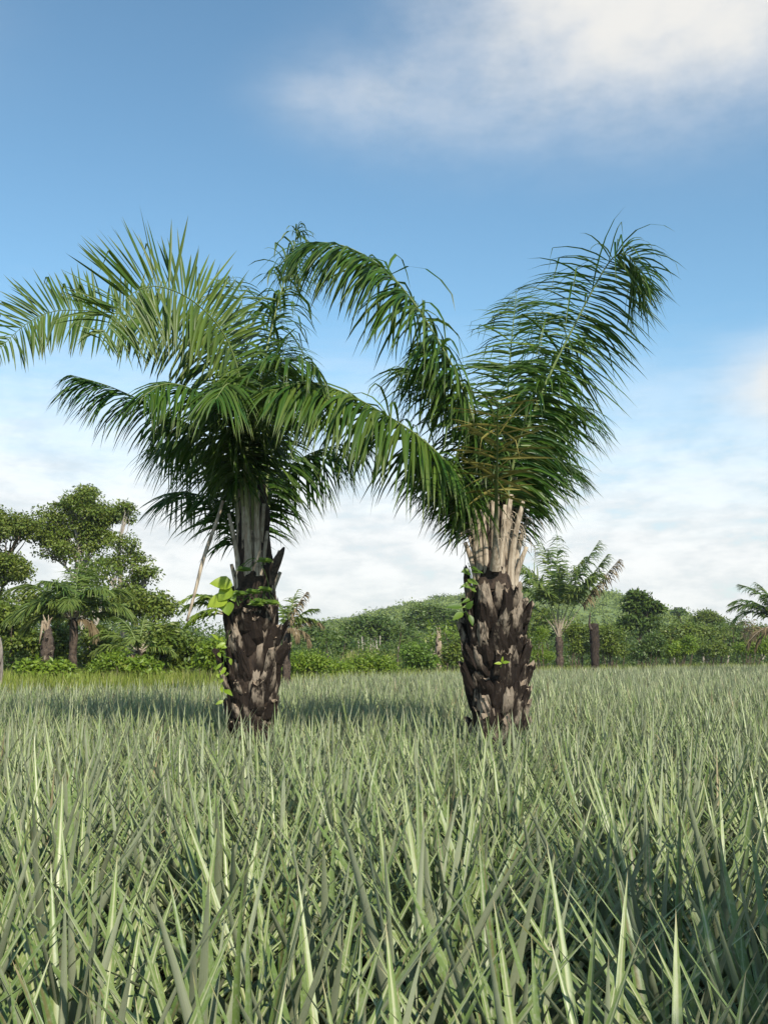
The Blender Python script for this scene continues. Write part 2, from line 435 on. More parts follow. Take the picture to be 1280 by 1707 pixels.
def tree(name, label, cat, d, px, blobs, mats=None, bark=None, leaf=.2, dens=9, per=34, trunk_r=.14, fork=.55, crad=.55,
         tint=.05, group=None, lean=0.0, branches=14, flatness=.65, ratio=.5):
    """a tree d metres away whose trunk foot stands at photo column px; blobs = crown masses (px, py, rx, ry) in photo pixels"""
    s = d / FPX; base = G(px, d)
    e = thing(name, label, cat, base, group)
    bl = []
    for b in blobs:
        c = P(b[0], b[1], d + (b[4] if len(b) > 4 else 0)); bl.append((c, (b[2] * s, (b[2] + b[3]) * .5 * s, b[3] * s)))
    cs = blob_centres(bl, dens)
    allc = np.array([c for c, r in bl]); top = allc.mean(0)
    fk = base + (top - base) * fork; fk[2] = max(.3, (min(c[2] - r[2] for c, r in bl)) * .5 + fk[2] * .5) if fork > .3 else fk[2]
    tb = Buf()
    trunk = limb(base - [0, 0, .15], fk, .0, 8); tb.add(*tube(trunk, np.linspace(trunk_r, trunk_r * .62, 8), 8))
    for c, r in bl:
        l1 = limb(fk - [0, 0, rng.uniform(0, .3)], c - [0, 0, r[2] * .4], .5, 7); tb.add(*tube(l1, np.linspace(trunk_r * .5, trunk_r * .2, 7), 6))
        near = cs[np.argsort(np.linalg.norm((cs - c) / r, axis=1))][:max(6, len(cs) // len(bl))]
        pick = near[rng.choice(len(near), min(branches, len(near)), replace=False)]
        for p in pick:
            k = rng.integers(3, 7); l2 = limb(l1[k], p, .4, 5); tb.add(*tube(l2, np.linspace(trunk_r * .17, trunk_r * .05, 5), 4))
    obj('trunk', tb, bark or M_DARKBARK, e)
    cb = Buf().add(*clump_leaves(cs, crad * rng.uniform(.6, 1.25, len(cs)), per, leaf, ratio, flatness, .5, tint))
    tag(obj('crown', cb, mats or M_TREE, e), kind='stuff')
    return e


def shrub(label, d, px, blobs, mats=None, leaf=.14, dens=26, per=56, crad=.32, group='shrubs along the far edge of the field', tint=.08, name='shrub', cat='shrub', ratio=.5):
    leaf *= rng.uniform(.7, 1.45); crad *= rng.uniform(.8, 1.35)
    if px > 400: d = float(edge_px(px)) + 2.5 + rng.uniform(0, 2)
    s = d / FPX; base = G(px, d); e = thing(name, label, cat, base, group)
    bl = [(P(b[0], b[1], d + (b[4] if len(b) > 4 else 0)), (b[2] * s, b[2] * s * .8, b[3] * s)) for b in blobs]
    cs = blob_centres(bl, dens); cs = cs[cs[:, 2] > .1]
    st = Buf()
    for p in cs[rng.choice(len(cs), min(12, len(cs)), replace=False)]:
        st.add(*tube(limb(base + rng.normal(size=3) * [.1, .1, 0] - [0, 0, .1], p, .2, 5), np.linspace(.03, .008, 5), 5))
    obj('stem', st, M_DARKBARK, e)
    tag(obj('foliage', Buf().add(*clump_leaves(cs, crad * rng.uniform(.6, 1.3, len(cs)), per, leaf, ratio, .8, .5, tint)), mats or M_BUSH, e), kind='stuff')
    return e


# ------------------------------------------------------------------ palms
def leaflets(path, L, s0=.25, n=170, length=.8, width=.034, roll=0., droop=.9, dihedral=18, plume=16, fwd=(72, 32), tint=0.0, tiprag=0., kink=.18,
             up_droop=None, seg=5, cut=1.0, tipz=.12):
    """pinnate leaf blades along a rachis"""
    n = int(n * 1.12); s = np.sort(rng.uniform(s0, cut, n)); m = len(path); T_ = norm(np.gradient(path, axis=0))
    k = s * (m - 1); i = np.minimum(k.astype(int), m - 2); f = (k - i)[:, None]
    B = path[i] * (1 - f) + path[i + 1] * f; T = norm(T_[i] * (1 - f) + T_[i + 1] * f)
    S = np.cross(T, [0, 0, 1.0]); bad = np.linalg.norm(S, axis=1) < .12; S[bad] = [0, 1, 0]; S = norm(S); Nn = np.cross(S, T)
    ro = radians(roll) if np.isscalar(roll) else np.radians(np.interp(s, np.linspace(0, 1, len(roll)), roll))
    ro = np.broadcast_to(ro, (n,))[:, None]
    S, Nn = S * np.cos(ro) + Nn * np.sin(ro), -S * np.sin(ro) + Nn * np.cos(ro)
    sd = np.where(np.arange(n) % 2, 1., -1.)
    x = (s - s0) / (1 - s0)
    al = np.radians(fwd[0] + (fwd[1] - fwd[0]) * x ** 1.4 + rng.normal(0, 6, n))
    be = np.radians(dihedral + rng.normal(0, plume, n))
    length = length * 1.22; width = width * 1.3
    D = norm(np.cos(al)[:, None] * T + np.sin(al)[:, None] * (sd[:, None] * np.cos(be)[:, None] * S + np.sin(be)[:, None] * Nn))
    ln = length * (.45 + .55 * np.sin(np.clip(.12 + x * .8, 0, 1) * pi) ** .7) * rng.uniform(.82, 1.1, n) * np.where(x > .93, .75, 1)
    ln *= (1 - tiprag * rng.random(n) * x) * np.where(x > .9, 1 - 3.5 * (x - .9), 1.) * np.where(rng.random(n) < .06, rng.uniform(.3, .7, n), 1.)
    wd = width * rng.uniform(.75, 1.2, n) * (1 - .45 * x ** 2)
    W = norm(T - (T * D).sum(1, keepdims=True) * D)
    tw = rng.normal(0, .5, n)[:, None]; W = norm(W * np.cos(tw) + np.cross(D, W) * np.sin(tw))
    g = droop * rng.uniform(.6, 1.35, n)
    hi = (x > .7) & (D[:, 2] > tipz) & (up_droop is None); D[hi, 2] = tipz + .25 * (D[hi, 2] - tipz); D = norm(D)
    st = (D[:, 2] > .55) & (g > .5) & (up_droop is None); D[st] = norm(D[st] * [1, 1, .45] + rng.normal(0, .25, (st.sum(), 3)) * [1, 1, 0])
    if up_droop is not None: g = np.where(D[:, 2] > .15, up_droop * rng.uniform(.4, 1.5, n), g)
    kp = np.where(rng.random(n) < kink, rng.uniform(.35, .8, n), 9.)
    p = B.copy(); rows = []; Wd = [.45, .95, 1., .85, .55, .0] if seg == 5 else [.6, 1., .7, 0.]
    cam_side = D
    for q in range(seg + 1):
        t = q / seg
        ww = (wd * Wd[q])[:, None]; fold = np.cross(W, cam_side) * ww * .28
        rows.append(np.stack([p - W * ww * .5 - fold, p, p + W * ww * .5 - fold], 1))
        d = norm(D + np.array([0, 0, -1.]) * (g * (.16 + t) ** .95 + np.where(t >= kp, 2.6, 0.))[:, None]); cam_side = d
        p = p + d * (ln / seg)[:, None]
    V = np.stack(rows, 1)                                   # n, seg+1, 3, 3
    per = (seg + 1) * 3; base = np.arange(n)[:, None] * per; F = []
    for q in range(seg):
        a = q * 3
        for c in (0, 1):
            F.append(base + [a + c, a + c + 1, a + c + 4])
            if q < seg - 1: F.append(base + [a + c, a + c + 4, a + c + 3])
            else: F[-1] = base + [a + c, a + c + 1, a + 4]
    C = np.zeros((n, seg + 1, 3, 4)); C[..., 0] = rng.random(n)[:, None, None]; C[..., 1] = (np.arange(seg + 1) / seg)[None, :, None]
    C[..., 2] = np.clip(tint + rng.normal(0, .12, n) * (tint > 0), 0, 1)[:, None, None]
    return V.reshape(-1, 3), np.concatenate(F), C.reshape(-1, 4)


def frond(palm, pts, r0=.05, mat_l=None, lab=None, stalk_dry=0.0, npts=44, **kw):
    path, L = crom(pts, npts); t = np.linspace(0, 1, npts)
    rad = np.interp(t, [0, .08, .25, .6, 1], [r0 * 1.5, r0, r0 * .55, r0 * .26, .004])
    f = obj('frond', Buf().add(*tube(path, rad, 7, .7, (rng.random(), stalk_dry))), M_STALK, palm)
    if lab: f['label'] = lab
    kw.setdefault('n', int(46 * L))
    lf = obj('leaflets', Buf().add(*leaflets(path, L, **kw)), mat_l or M_PALM, f); tag(lf, kind='stuff')
    return f


def boot_mesh(k):
    """one old leaf base: a keeled woody slab lying up the trunk, its end sawn or broken (x across, y outwards, z up)"""
    r = np.random.default_rng(100 + k); bf = Buf(); long_ = k % 3 == 0; h = r.uniform(.34, .48) if long_ else r.uniform(.20, .33)
    zs = np.array([0, .25, .55, .82, 1.]) * h; w = np.array([.075, .082, .07, .056, .046]) * r.uniform(.85, 1.2)
    pr = np.array([.0, .022, .04, .058, .075]) * (r.uniform(.5, .9) if long_ else r.uniform(.7, 1.7)); th = np.array([.03, .05, .05, .04, .03]) * r.uniform(.8, 1.2)
    a = np.linspace(-pi / 2, pi / 2, 7); V = []; n = 8; skew = r.normal(0, .02)
    for q in range(5):
        jag = r.normal(0, .022 if q == 4 else .006, 7); xs_ = r.normal(0, .006, 7)
        for m_ in range(7):
            V.append((w[q] * sin(a[m_]) + xs_[m_] + skew * q / 4, pr[q] + th[q] * (cos(a[m_]) ** .7) * (1.15 if m_ == 3 else 1) + r.normal(0, .006), zs[q] + jag[m_]))
        V.append((skew * q / 4, pr[q] - .045, zs[q] - .02))
    T = []
    for q in range(4):
        for m_ in range(n):
            a0, a1 = q * n + m_, q * n + (m_ + 1) % n
            T += [(a0, a0 + n, a1 + n), (a0, a1 + n, a1)]
    V = np.array(V); C = np.zeros((len(V), 4)); C[:, 1] = np.clip(V[:, 2] / h, 0, 1)
    bf.add(V, T, C)
    top = V[4 * n:5 * n] + [0, 0, .001]; cc = top.mean(0) - [0, .005, .035]
    Ct = np.zeros((n + 1, 4)); Ct[:, 1] = 1; Ct[:, 2] = 1
    bf.add(np.vstack([top, cc]), [(m_, n, (m_ + 1) % n) for m_ in range(n)], Ct)
    return bf.mesh('leaf_base', M_BOOT, smooth=False)


BOOTS = [boot_mesh(k) for k in range(15)]


def boots(palm, base, prof, n_rows, per_row, sc_=1.0, seed=1, z0=.25):
    """leaf bases set spirally round the trunk, each a child of the palm"""
    r = np.random.default_rng(seed); zz, rr = prof; top = zz[-1]
    tot = n_rows * per_row
    for q in range(tot):
        a = q * 2.39996 + r.normal(0, .07); z = z0 + (top - z0 - .40) * q / tot + r.normal(0, .02)
        rad = np.interp(z, zz, rr) - .05
        o = bpy.data.objects.new('leaf_base', BOOTS[r.integers(len(BOOTS))]); COL.objects.link(o); o.parent = palm
        o.location = (rad * cos(a), rad * sin(a), z); s = sc_ * r.uniform(.85, 1.2)
        o.rotation_euler = (r.normal(-.05, .12), r.normal(0, .17), a - pi / 2 + r.normal(0, .15)); o.scale = (s * r.uniform(.9, 1.25), s, s * r.uniform(.9, 1.25))


def lathe_trunk(prof, k=18, rough=.03, seed=0):
    r = np.random.default_rng(seed); zz = np.linspace(prof[0][0], prof[0][-1], 22); rr = np.interp(zz, *prof)
    a = np.arange(k) * 2 * pi / k
    R = rr[:, None] * (1 + r.normal(0, rough, (22, k)))
    V = np.stack([R * np.cos(a), R * np.sin(a), np.broadcast_to(zz[:, None], R.shape)], -1).reshape(-1, 3); T = []
    for q in range(21):
        for j in range(k):
            a0, a1 = q * k + j, q * k + (j + 1) % k; T += [(a0, a1, a1 + k), (a0, a1 + k, a0 + k)]
    V = np.vstack([V, [0, 0, zz[-1] + .05]]); T += [(21 * k + j, 21 * k + (j + 1) % k, len(V) - 1) for j in range(k)]
    return V, T


def petioles(palm, base, ztop, specs, r0=.055):
    """old sawn leaf stalks standing round the head of the trunk: (azimuth deg, start radius, lean, length)"""
    for az_, r_, lean, ln in specs:
        a = radians(az_); o = np.array([cos(a), sin(a), 0.]); t = np.linspace(0, 1, 9)[:, None]
        pts = base + [0, 0, ztop - .52] + o * (r_ * .88) + o * (lean * .44 * ln * (t * .35 + .65 * t ** 2) - .06 * np.sin(t * pi)) + np.array([0, 0, 1.]) * ln * t * sqrt1(lean)
        rad = r0 * np.interp(t[:, 0], [0, .15, .4, .9, 1.], [1.25, 1.15, .78, .5, .38]) * rng.uniform(.85, 1.15)
        obj('petiole', Buf().add(*tube(pts, rad, 8, .62, (rng.random(), 1.0))), M_STALK, palm)


def sqrt1(l): return math.sqrt(max(.2, 1 - l * l))


def fan(palm, base, ztop, count, L, elev, azs=None, seed=3, **kw):
    """further fronds in the crown, behind and between those seen singly"""
    r = np.random.default_rng(seed)
    for q in range(count):
        a = azs[q] if azs is not None else r.uniform(0, 2 * pi); a = radians(a) if azs is not None else a
        o = np.array([cos(a), sin(a), 0.]); el = radians(r.uniform(*elev)); l = L * r.uniform(.85, 1.15); t = np.linspace(0, 1, 7)
        th = el - (t ** 1.6) * radians(r.uniform(45, 95)); st = l / 6
        pts = [base + [0, 0, ztop - .3] + o * .16]
        pts.append(pts[0] + np.array([0, 0, .5]) + o * .06)
        for q2 in range(1, 7): pts.append(pts[-1] + (o * cos(th[q2]) + np.array([0, 0, 1.]) * sin(th[q2])) * st)
        frond(palm, pts, **kw)


def px_frond(palm, depth, pts, **kw):
    return frond(palm, [P(x, y, depth + dz) for x, y, dz in pts], **kw)


# --- the left palm of the pair
DL = 12.6; bl_ = G(421, DL)
palmL = thing('oil_palm', 'oil palm on the left, fronds arching far left, lime leaves growing on its trunk', 'palm tree', bl_, 'the two tall oil palms')
s_ = DL / FPX
zL = lambda py: CAMZ + (1088 - py) / FPX * DL
profL = (np.array([-.1, zL(1215), zL(1150), zL(1080), zL(1010), zL(985)]), np.array([.24, .255, .295, .315, .31, .27]))
V, T = lathe_trunk((profL[0], profL[1] * .93), seed=4); obj('trunk', Buf().add(V + bl_, T), M_CORE, palmL)
boots(palmL, bl_, profL, 13, 9, .95, seed=5)
neck = (np.array([zL(1000), zL(940), zL(860), zL(800)]), np.array([.27, .22, .19, .12]))
V, T = lathe_trunk(neck, k=12, rough=.06, seed=8); obj('crown_neck', Buf().add(V + bl_, T), M_CORE, palmL)
petioles(palmL, bl_, zL(985), [(250, .24, .12, 1.55), (285, .25, .06, 1.75), (215, .25, .22, 1.5), (312, .25, .10, 1.25), (335, .27, .30, 1.05), (190, .27, .12, .85), (20, .26, .32, .8), (268, .27, .02, 1.25), (300, .2, .16, 1.6), (150, .25, .2, 1.2), (90, .25, .2, 1.4), (60, .25, .2, 1.1), (232, .2, .03, 1.7)])
px_frond(palmL, DL, [(418, 960, -.15), (414, 850, -.2), (411, 740, -.3), (402, 640, -.55), (375, 560, -.8), (330, 508, -1.05), (280, 481, -1.3), (238, 480, -1.55), (203, 507, -1.75), (167, 565, -1.9)],
         s0=.36, roll=[72, 72, 72, 72, 80], droop=1.0, up_droop=.10, length=.74, tint=.24, dihedral=4, plume=9, kink=.12, fwd=(94, 74), n=260, r0=.05)
px_frond(palmL, DL, [(405, 960, .1), (400, 840, .1), (390, 720, .05), (345, 610, 0), (285, 555, -.1), (220, 528, -.2), (150, 518, -.3), (85, 520, -.4), (38, 545, -.5), (-6, 588, -.6)],
         s0=.36, roll=[68, 68, 68, 66, 68], droop=1.2, up_droop=.15, length=.60, tint=.2, dihedral=6, plume=9, fwd=(90, 66), n=250)
px_frond(palmL, DL, [(400, 960, 0), (398, 860, 0), (388, 790, -.05), (350, 730, -.2), (300, 700, -.35), (245, 672, -.55), (180, 643, -.8), (118, 625, -1.0)],
         s0=.30, roll=15, droop=2.0, length=.72, tint=0, dihedral=-8, fwd=(62, 12), n=190)
px_frond(palmL, DL, [(432, 960, 0), (430, 850, .1), (430, 720, .3), (440, 610, .5), (455, 540, .65), (472, 475, .8), (488, 420, .9), (497, 378, .95)],
         s0=.34, roll=-20, droop=2.0, length=.62, tint=.12, dihedral=25, fwd=(46, 9), n=230, width=.04, tipz=1.)
px_frond(palmL, DL, [(440, 960, .1), (445, 860, .3), (465, 795, .6), (510, 760, .9), (560, 742, 1.2), (608, 735, 1.4)],
         s0=.32, roll=0, droop=2.4, length=.78, tint=0, dihedral=-12, n=150)
px_frond(palmL, DL, [(430, 960, -.2), (428, 850, -.3), (422, 730, -.6), (432, 650, -1.0), (462, 608, -1.45), (500, 598, -1.8), (530, 615, -2.1)],
         s0=.34, roll=30, droop=1.5, length=.72, tint=.14, dihedral=0, n=150)
px_frond(palmL, DL, [(415, 960, -.2), (412, 840, -.35), (405, 730, -.7), (395, 660, -1.2), (380, 640, -1.7), (360, 665, -2.2)],
         s0=.36, roll=0, droop=1.8, length=.75, tint=.08, dihedral=-5, n=140)
px_frond(palmL, DL, [(402, 960, .1), (396, 860, .25), (380, 790, .5), (340, 750, .8), (300, 735, 1.1), (262, 745, 1.4)],
         s0=.3, roll=0, droop=2.2, length=.8, tint=0, dihedral=-10, n=150)
px_frond(palmL, DL, [(415, 960, .2), (412, 820, .4), (408, 680, .8), (412, 580, 1.2), (402, 500, 1.6), (388, 460, 1.9)],
         s0=.34, roll=10, droop=.9, length=.75, tint=.2, dihedral=25, n=150)
px_frond(palmL, DL, [(425, 960, -.15), (422, 850, -.25), (416, 760, -.5), (418, 700, -.9), (412, 655, -1.2)],
         s0=.45, roll=0, droop=1.6, length=.7, tint=.12, dihedral=0, n=90, fwd=(50, 12))
px_frond(palmL, DL, [(440, 960, .05), (442, 860, .1), (450, 770, .2), (472, 700, .35), (500, 668, .5), (540, 668, .7)],
         s0=.36, roll=-15, droop=1.7, length=.72, tint=.05, n=130)
fan(palmL, bl_, zL(985), 2, 2.3, (74, 86), azs=[95, 140, 60, 110], seed=7, s0=.34, droop=1.6, length=.7)
px_frond(palmL, DL, [(410, 960, -.1), (406, 850, -.2), (392, 760, -.45), (362, 690, -.75), (322, 650, -1.05), (275, 640, -1.35), (240, 660, -1.6)],
         s0=.34, roll=25, droop=1.9, length=.74, tint=.03, dihedral=-4, n=170)
px_frond(palmL, DL, [(428, 960, .1), (430, 850, .25), (438, 750, .5), (455, 660, .8), (470, 600, 1.05), (480, 560, 1.2)],
         s0=.36, roll=0, droop=1.6, length=.68, tint=.05, dihedral=10, n=140)
# broken stalk hanging out of the crown
pp = [P(372, 835, DL - .15), P(362, 868, DL - .25), P(340, 930, DL - .35), P(326, 985, DL - .4), P(312, 1036, DL - .42)]
pth, L_ = crom(pp, 16)
o = obj('dry_stalk', Buf().add(*tube(pth, np.interp(np.linspace(0, 1, 16), [0, .4, 1], [.02, .026, .016]), 7, .7, (.5, 1.0))), M_STALK, palmL)
o['label'] = 'long dry broken stalk hanging from the crown'
# stubby dark flower stalk on the right of the neck
pth, L_ = crom([P(452, 975, DL - .2), P(458, 945, DL - .22), P(474, 912, DL - .25)], 8)
obj('flower_stalk', Buf().add(*tube(pth, [.035, .04, .055, .06, .06, .05, .035, .012], 8, 1.0)), M_STUMP, palmL)

# --- the right palm of the pair
DR = 12.3; br_ = G(826, DR)
palmR = thing('oil_palm', 'oil palm on the right, thick charred trunk, one tall frond leaning right', 'palm tree', br_, 'the two tall oil palms')
zR = lambda py: CAMZ + (1088 - py) / FPX * DR
profR = (np.array([-.1, zR(1210), zR(1150), zR(1090), zR(1030), zR(985), zR(965)]), np.array([.235, .25, .305, .345, .34, .31, .27]))
V, T = lathe_trunk((profR[0], profR[1] * .92), seed=14); obj('trunk', Buf().add(V + br_, T), M_CORE, palmR)
boots(palmR, br_, profR, 13, 10, 1.08, seed=15)
neck = (np.array([zR(985), zR(920), zR(850), zR(780)]), np.array([.27, .20, .17, .1]))
V, T = lathe_trunk(neck, k=12, rough=.06, seed=18); obj('crown_neck', Buf().add(V + br_, T), M_CORE, palmR)
petioles(palmR, br_, zR(965), [(262, .26, .0, 1.45), (236, .27, .12, 1.35), (212, .28, .22, 1.3), (290, .26, .14, 1.4), (318, .28, .30, 1.5), (340, .30, .34, .95), (195, .28, .30, 1.0), (250, .2, .05, 1.6), (275, .22, .08, 1.6), (100, .25, .2, 1.3), (50, .26, .25, 1.2), (150, .26, .25, 1.2), (305, .22, .2, 1.55), (10, .3, .28, 1.3)])
px_frond(palmR, DR, [(812, 950, -.1), (806, 850, -.1), (797, 740, -.15), (770, 645, -.25), (730, 568, -.35), (690, 505, -.45), (645, 452, -.5), (598, 420, -.55), (552, 405, -.6), (510, 408, -.62), (480, 430, -.65)],
         s0=.26, roll=30, droop=1.9, length=.96, width=.038, tint=.08, dihedral=6, plume=20, fwd=(74, 40), n=330, kink=.2)
px_frond(palmR, DR, [(802, 950, -.1), (795, 870, -.2), (775, 810, -.4), (735, 762, -.65), (690, 722, -.9), (640, 690, -1.1), (590, 662, -1.3), (540, 643, -1.5), (490, 640, -1.65), (450, 655, -1.75)],
         s0=.20, roll=38, droop=1.7, length=.96, width=.040, tint=.15, dihedral=0, plume=18, fwd=(74, 36), n=320)
px_frond(palmR, DR, [(845, 950, -.1), (850, 850, -.1), (866, 760, -.05), (892, 680, 0), (925, 605, .05), (953, 550, .05), (980, 497, 0), (1005, 452, -.1), (1026, 425, -.25), (1048, 426, -.4), (1066, 455, -.5), (1078, 492, -.55)],
         s0=.18, roll=[62, 66, 68, 66, 50], droop=1.25, length=.95, width=.027, tint=.03, dihedral=4, plume=15, fwd=(84, 50), n=350, kink=.2)
px_frond(palmR, DR, [(830, 950, .15), (834, 840, .3), (842, 720, .6), (848, 620, .9), (855, 540, 1.15), (861, 484, 1.3)],
         s0=.36, roll=0, droop=.8, length=.66, tint=.16, dihedral=12, fwd=(70, 30), n=170)
px_frond(palmR, DR, [(826, 950, -.3), (827, 860, -.7), (828, 790, -1.2), (829, 725, -1.75), (829, 664, -2.3)],
         s0=.36, roll=0, droop=.35, length=.50, width=.03, mat_l=M_YELLOW, dihedral=8, plume=30, fwd=(80, 60), n=50, lab='short browning frond pointing at the viewer', kink=.08)
px_frond(palmR, DR, [(852, 950, 0), (862, 850, .1), (885, 770, .3), (915, 715, .45), (948, 680, .6), (972, 680, .75)],
         s0=.28, roll=-10, droop=2.1, length=.82, tint=0, dihedral=5, n=170)
px_frond(palmR, DR, [(815, 950, .1), (806, 840, .2), (785, 735, .4), (748, 665, .6), (705, 625, .8), (660, 610, 1.0)],
         s0=.30, roll=0, droop=1.9, length=.8, tint=.03, dihedral=5, n=170)
px_frond(palmR, DR, [(808, 950, .1), (798, 860, .25), (780, 800, .45), (748, 765, .7), (718, 760, 1.0)],
         s0=.3, roll=0, droop=2.2, length=.8, tint=0, dihedral=-8, n=130)
px_frond(palmR, DR, [(840, 950, .1), (850, 830, .2), (868, 720, .4), (900, 630, .6), (935, 580, .8), (975, 560, 1.0)],
         s0=.34, roll=-10, droop=1.5, length=.8, tint=.02, dihedral=15, n=160)
fan(palmR, br_, zR(965), 4, 2.3, (74, 86), azs=[80, 125, 50, 105], seed=17, s0=.34, droop=1.6, length=.7)
px_frond(palmR, DR, [(818, 950, .1), (812, 850, .1), (800, 750, .1), (772, 670, .1), (738, 612, .05), (700, 570, 0)],
         s0=.3, roll=20, droop=1.8, length=.8, tint=.03, dihedral=5, n=170)
px_frond(palmR, DR, [(836, 950, -.1), (844, 850, -.2), (856, 770, -.35), (876, 700, -.5), (902, 650, -.65), (930, 630, -.8)],
         s0=.32, roll=40, droop=1.5, length=.75, tint=.05, dihedral=4, n=150)
# dry fibres frayed at the head of the trunk
bf = Buf()
for q in range(46):
    a = rng.uniform(-pi, 0) ; r_ = rng.uniform(.2, .36); p0 = br_ + [r_ * cos(a), r_ * sin(a), zR(rng.uniform(835, 900))]
    d_ = np.array([cos(a) * .5 + rng.normal(0, .3), sin(a) * .4, -.9]) * rng.uniform(.15, .42)
    bf.add(*tube(crom([p0, p0 + d_ * [.9, .9, .3], p0 + d_], 6)[0], np.linspace(.006, .002, 6), 4, 1, (.5, 1)))
tag(obj('dry_fibre', bf, M_STALK, palmR), kind='stuff')

# --- a third oil palm, behind the photographer's right shoulder; its crown shades the nearest corner of the field
bs_ = np.array([4.45, -2.9, 0.])
palmS = thing('oil_palm', 'oil palm behind the viewpoint shading the lower right corner of the field', 'palm tree', bs_)
prof = (np.array([-.1, .6, 2, 3.4, 4.2]), np.array([.3, .36, .42, .4, .33]))
V, T = lathe_trunk(prof, seed=24); obj('trunk', Buf().add(V + bs_, T), M_CORE, palmS)
boots(palmS, bs_, prof, 9, 8, 1.2, seed=25)
fan(palmS, bs_, 4.4, 14, 2.2, (25, 80), seed=27, s0=.25, droop=1.5, length=.85, width=.05, n=170)

# ------------------------------------------------------------------ plants growing on the two trunks
def ovate(bf, base, d, n, L, W, r, cup=.12):
    """one broad leaf with a pointed tip and a folded midrib"""
    d = norm(np.asarray(d, float)); s = norm(np.cross(d, n)); u = np.cross(s, d); pts = []
    for t, w in ((0, .04), (.12, .62), (.32, 1.), (.55, .92), (.78, .55), (.93, .18)):
        c = base + d * L * t - u * L * .22 * t * t
        pts += [c - s * W * .5 * w + u * cup * W * w, c, c + s * W * .5 * w + u * cup * W * w]
    pts.append(base + d * L - u * L * .25); T = []
    for q in range(5):
        a = q * 3
        for k in (0, 1): T += [(a + k, a + k + 1, a + k + 4), (a + k, a + k + 4, a + k + 3)]
    T += [(15, 16, 18), (16, 17, 18)]
    C = np.zeros((19, 4)); C[:, 0] = r
    bf.add(np.array(pts), T, C)


def climber(name, label, depth, stem, specs, mat_leaf, rstem=.008):
    """small plant on a trunk: stem path and single leaves (px, py, direction x, direction z, length m, width m)"""
    pts = [P(x, y, depth) for x, y in stem]; e = thing(name, label, 'climbing plant', pts[0])
    sp = crom(pts, 14)[0]; obj('stem', Buf().add(*tube(sp, np.linspace(rstem, rstem * .5, 14), 5)), M_VINE, e)
    for (x, y, dx, dz, L, W) in specs:
        b0 = P(x, y, depth - .03); k = np.argmin(np.linalg.norm(sp - b0, axis=1))
        bf = Buf(); ovate(bf, b0, [dx, -.35, dz], norm(np.array([rng.normal(0, .25), -.9, .55])), L, W, rng.random())
        if np.linalg.norm(sp[k] - b0) > .03: bf.add(*tube(limb(sp[k], b0, .2, 4), [.005, .004, .004, .003], 4))
        obj('leaf', bf, mat_leaf, e)


climber('broad_leaved_climber', 'plant with big round lime green leaves on the left palm trunk', DL - .42, [(398, 1010), (392, 995), (385, 985)],
        [(388, 975, -.9, .15, .27, .2), (380, 998, -1, -.3, .26, .22), (378, 1003, .2, -1, .17, .17), (384, 986, .5, -.9, .14, .12), (386, 980, -.6, -.6, .22, .19)], M_LIME)
zig = [(374 + rng.normal(0, 5), 1062 + q * 6.2 + rng.normal(0, 4), rng.uniform(-1, .7), rng.uniform(-.9, .4), rng.uniform(.05, .13), rng.uniform(.03, .06)) for q in range(17)]
climber('slender_vine', 'thin vine with small bright leaves down the left edge of the left palm trunk', DL - .3, [(368, 1170), (372, 1120), (376, 1075), (384, 1050)], zig, M_LIME, .005)
sp = []
for (x, y) in ((405, 945), (440, 930), (398, 985), (420, 982), (440, 978), (432, 998), (452, 1000), (425, 1002)):
    for q in range(5):
        a = -.3 + q * .55; sp.append((x + 4 * q - 8, y + 1.5 * q, cos(a + .4), .35 * sin(a) - .25, .13 + .03 * rng.random(), .05))
climber('leafy_creeper', 'green creeper wrapped across the head of the left palm trunk', DL - .42, [(400, 1005), (425, 990), (448, 985), (440, 950), (425, 930)], sp, M_VINE, .006)
sp = [(783 + rng.normal(0, 3) + q * .8, 942 + q * 6 + rng.normal(0, 2.5), (-1) ** q * rng.uniform(.3, 1) - .1, rng.uniform(-.7, .25), rng.uniform(.09, .17), rng.uniform(.04, .075)) for q in range(12)]
climber('sapling', 'upright leafy sapling beside the top of the right palm trunk', DR - .2, [(794, 1012), (790, 985), (785, 960), (780, 938)], sp, M_VINE, .008)
climber('leafy_sprout', 'small green sprout left of the right palm trunk', DR - .25, [(783, 1035), (776, 1018), (768, 1010)], [(770, 1012, -1, .1, .2, .08), (778, 1015, .4, .6, .12, .08), (772, 1022, -.8, -.4, .16, .09), (782, 1025, .3, -.8, .14, .07)], M_VINE)
climber('leaf_tuft', 'tiny yellow green tuft in the middle of the right palm trunk', DR - .53, [(834, 1112), (836, 1108), (838, 1104)], [(836, 1106, -1, .1, .09, .04), (837, 1105, .9, .2, .09, .04), (836, 1104, .2, .9, .07, .03)], M_LIME)

# ------------------------------------------------------------------ pineapple field
BU = [-.60, -.385, -.17, -.13, -.10, 0, .07, .15, .28, .385, .60]
BD = [23, 25.5, 28, 31, 34, 41, 46, 52, 61, 69, 82]


def far_edge(x, y): return np.interp(x / np.maximum(y, .1), BU, BD)


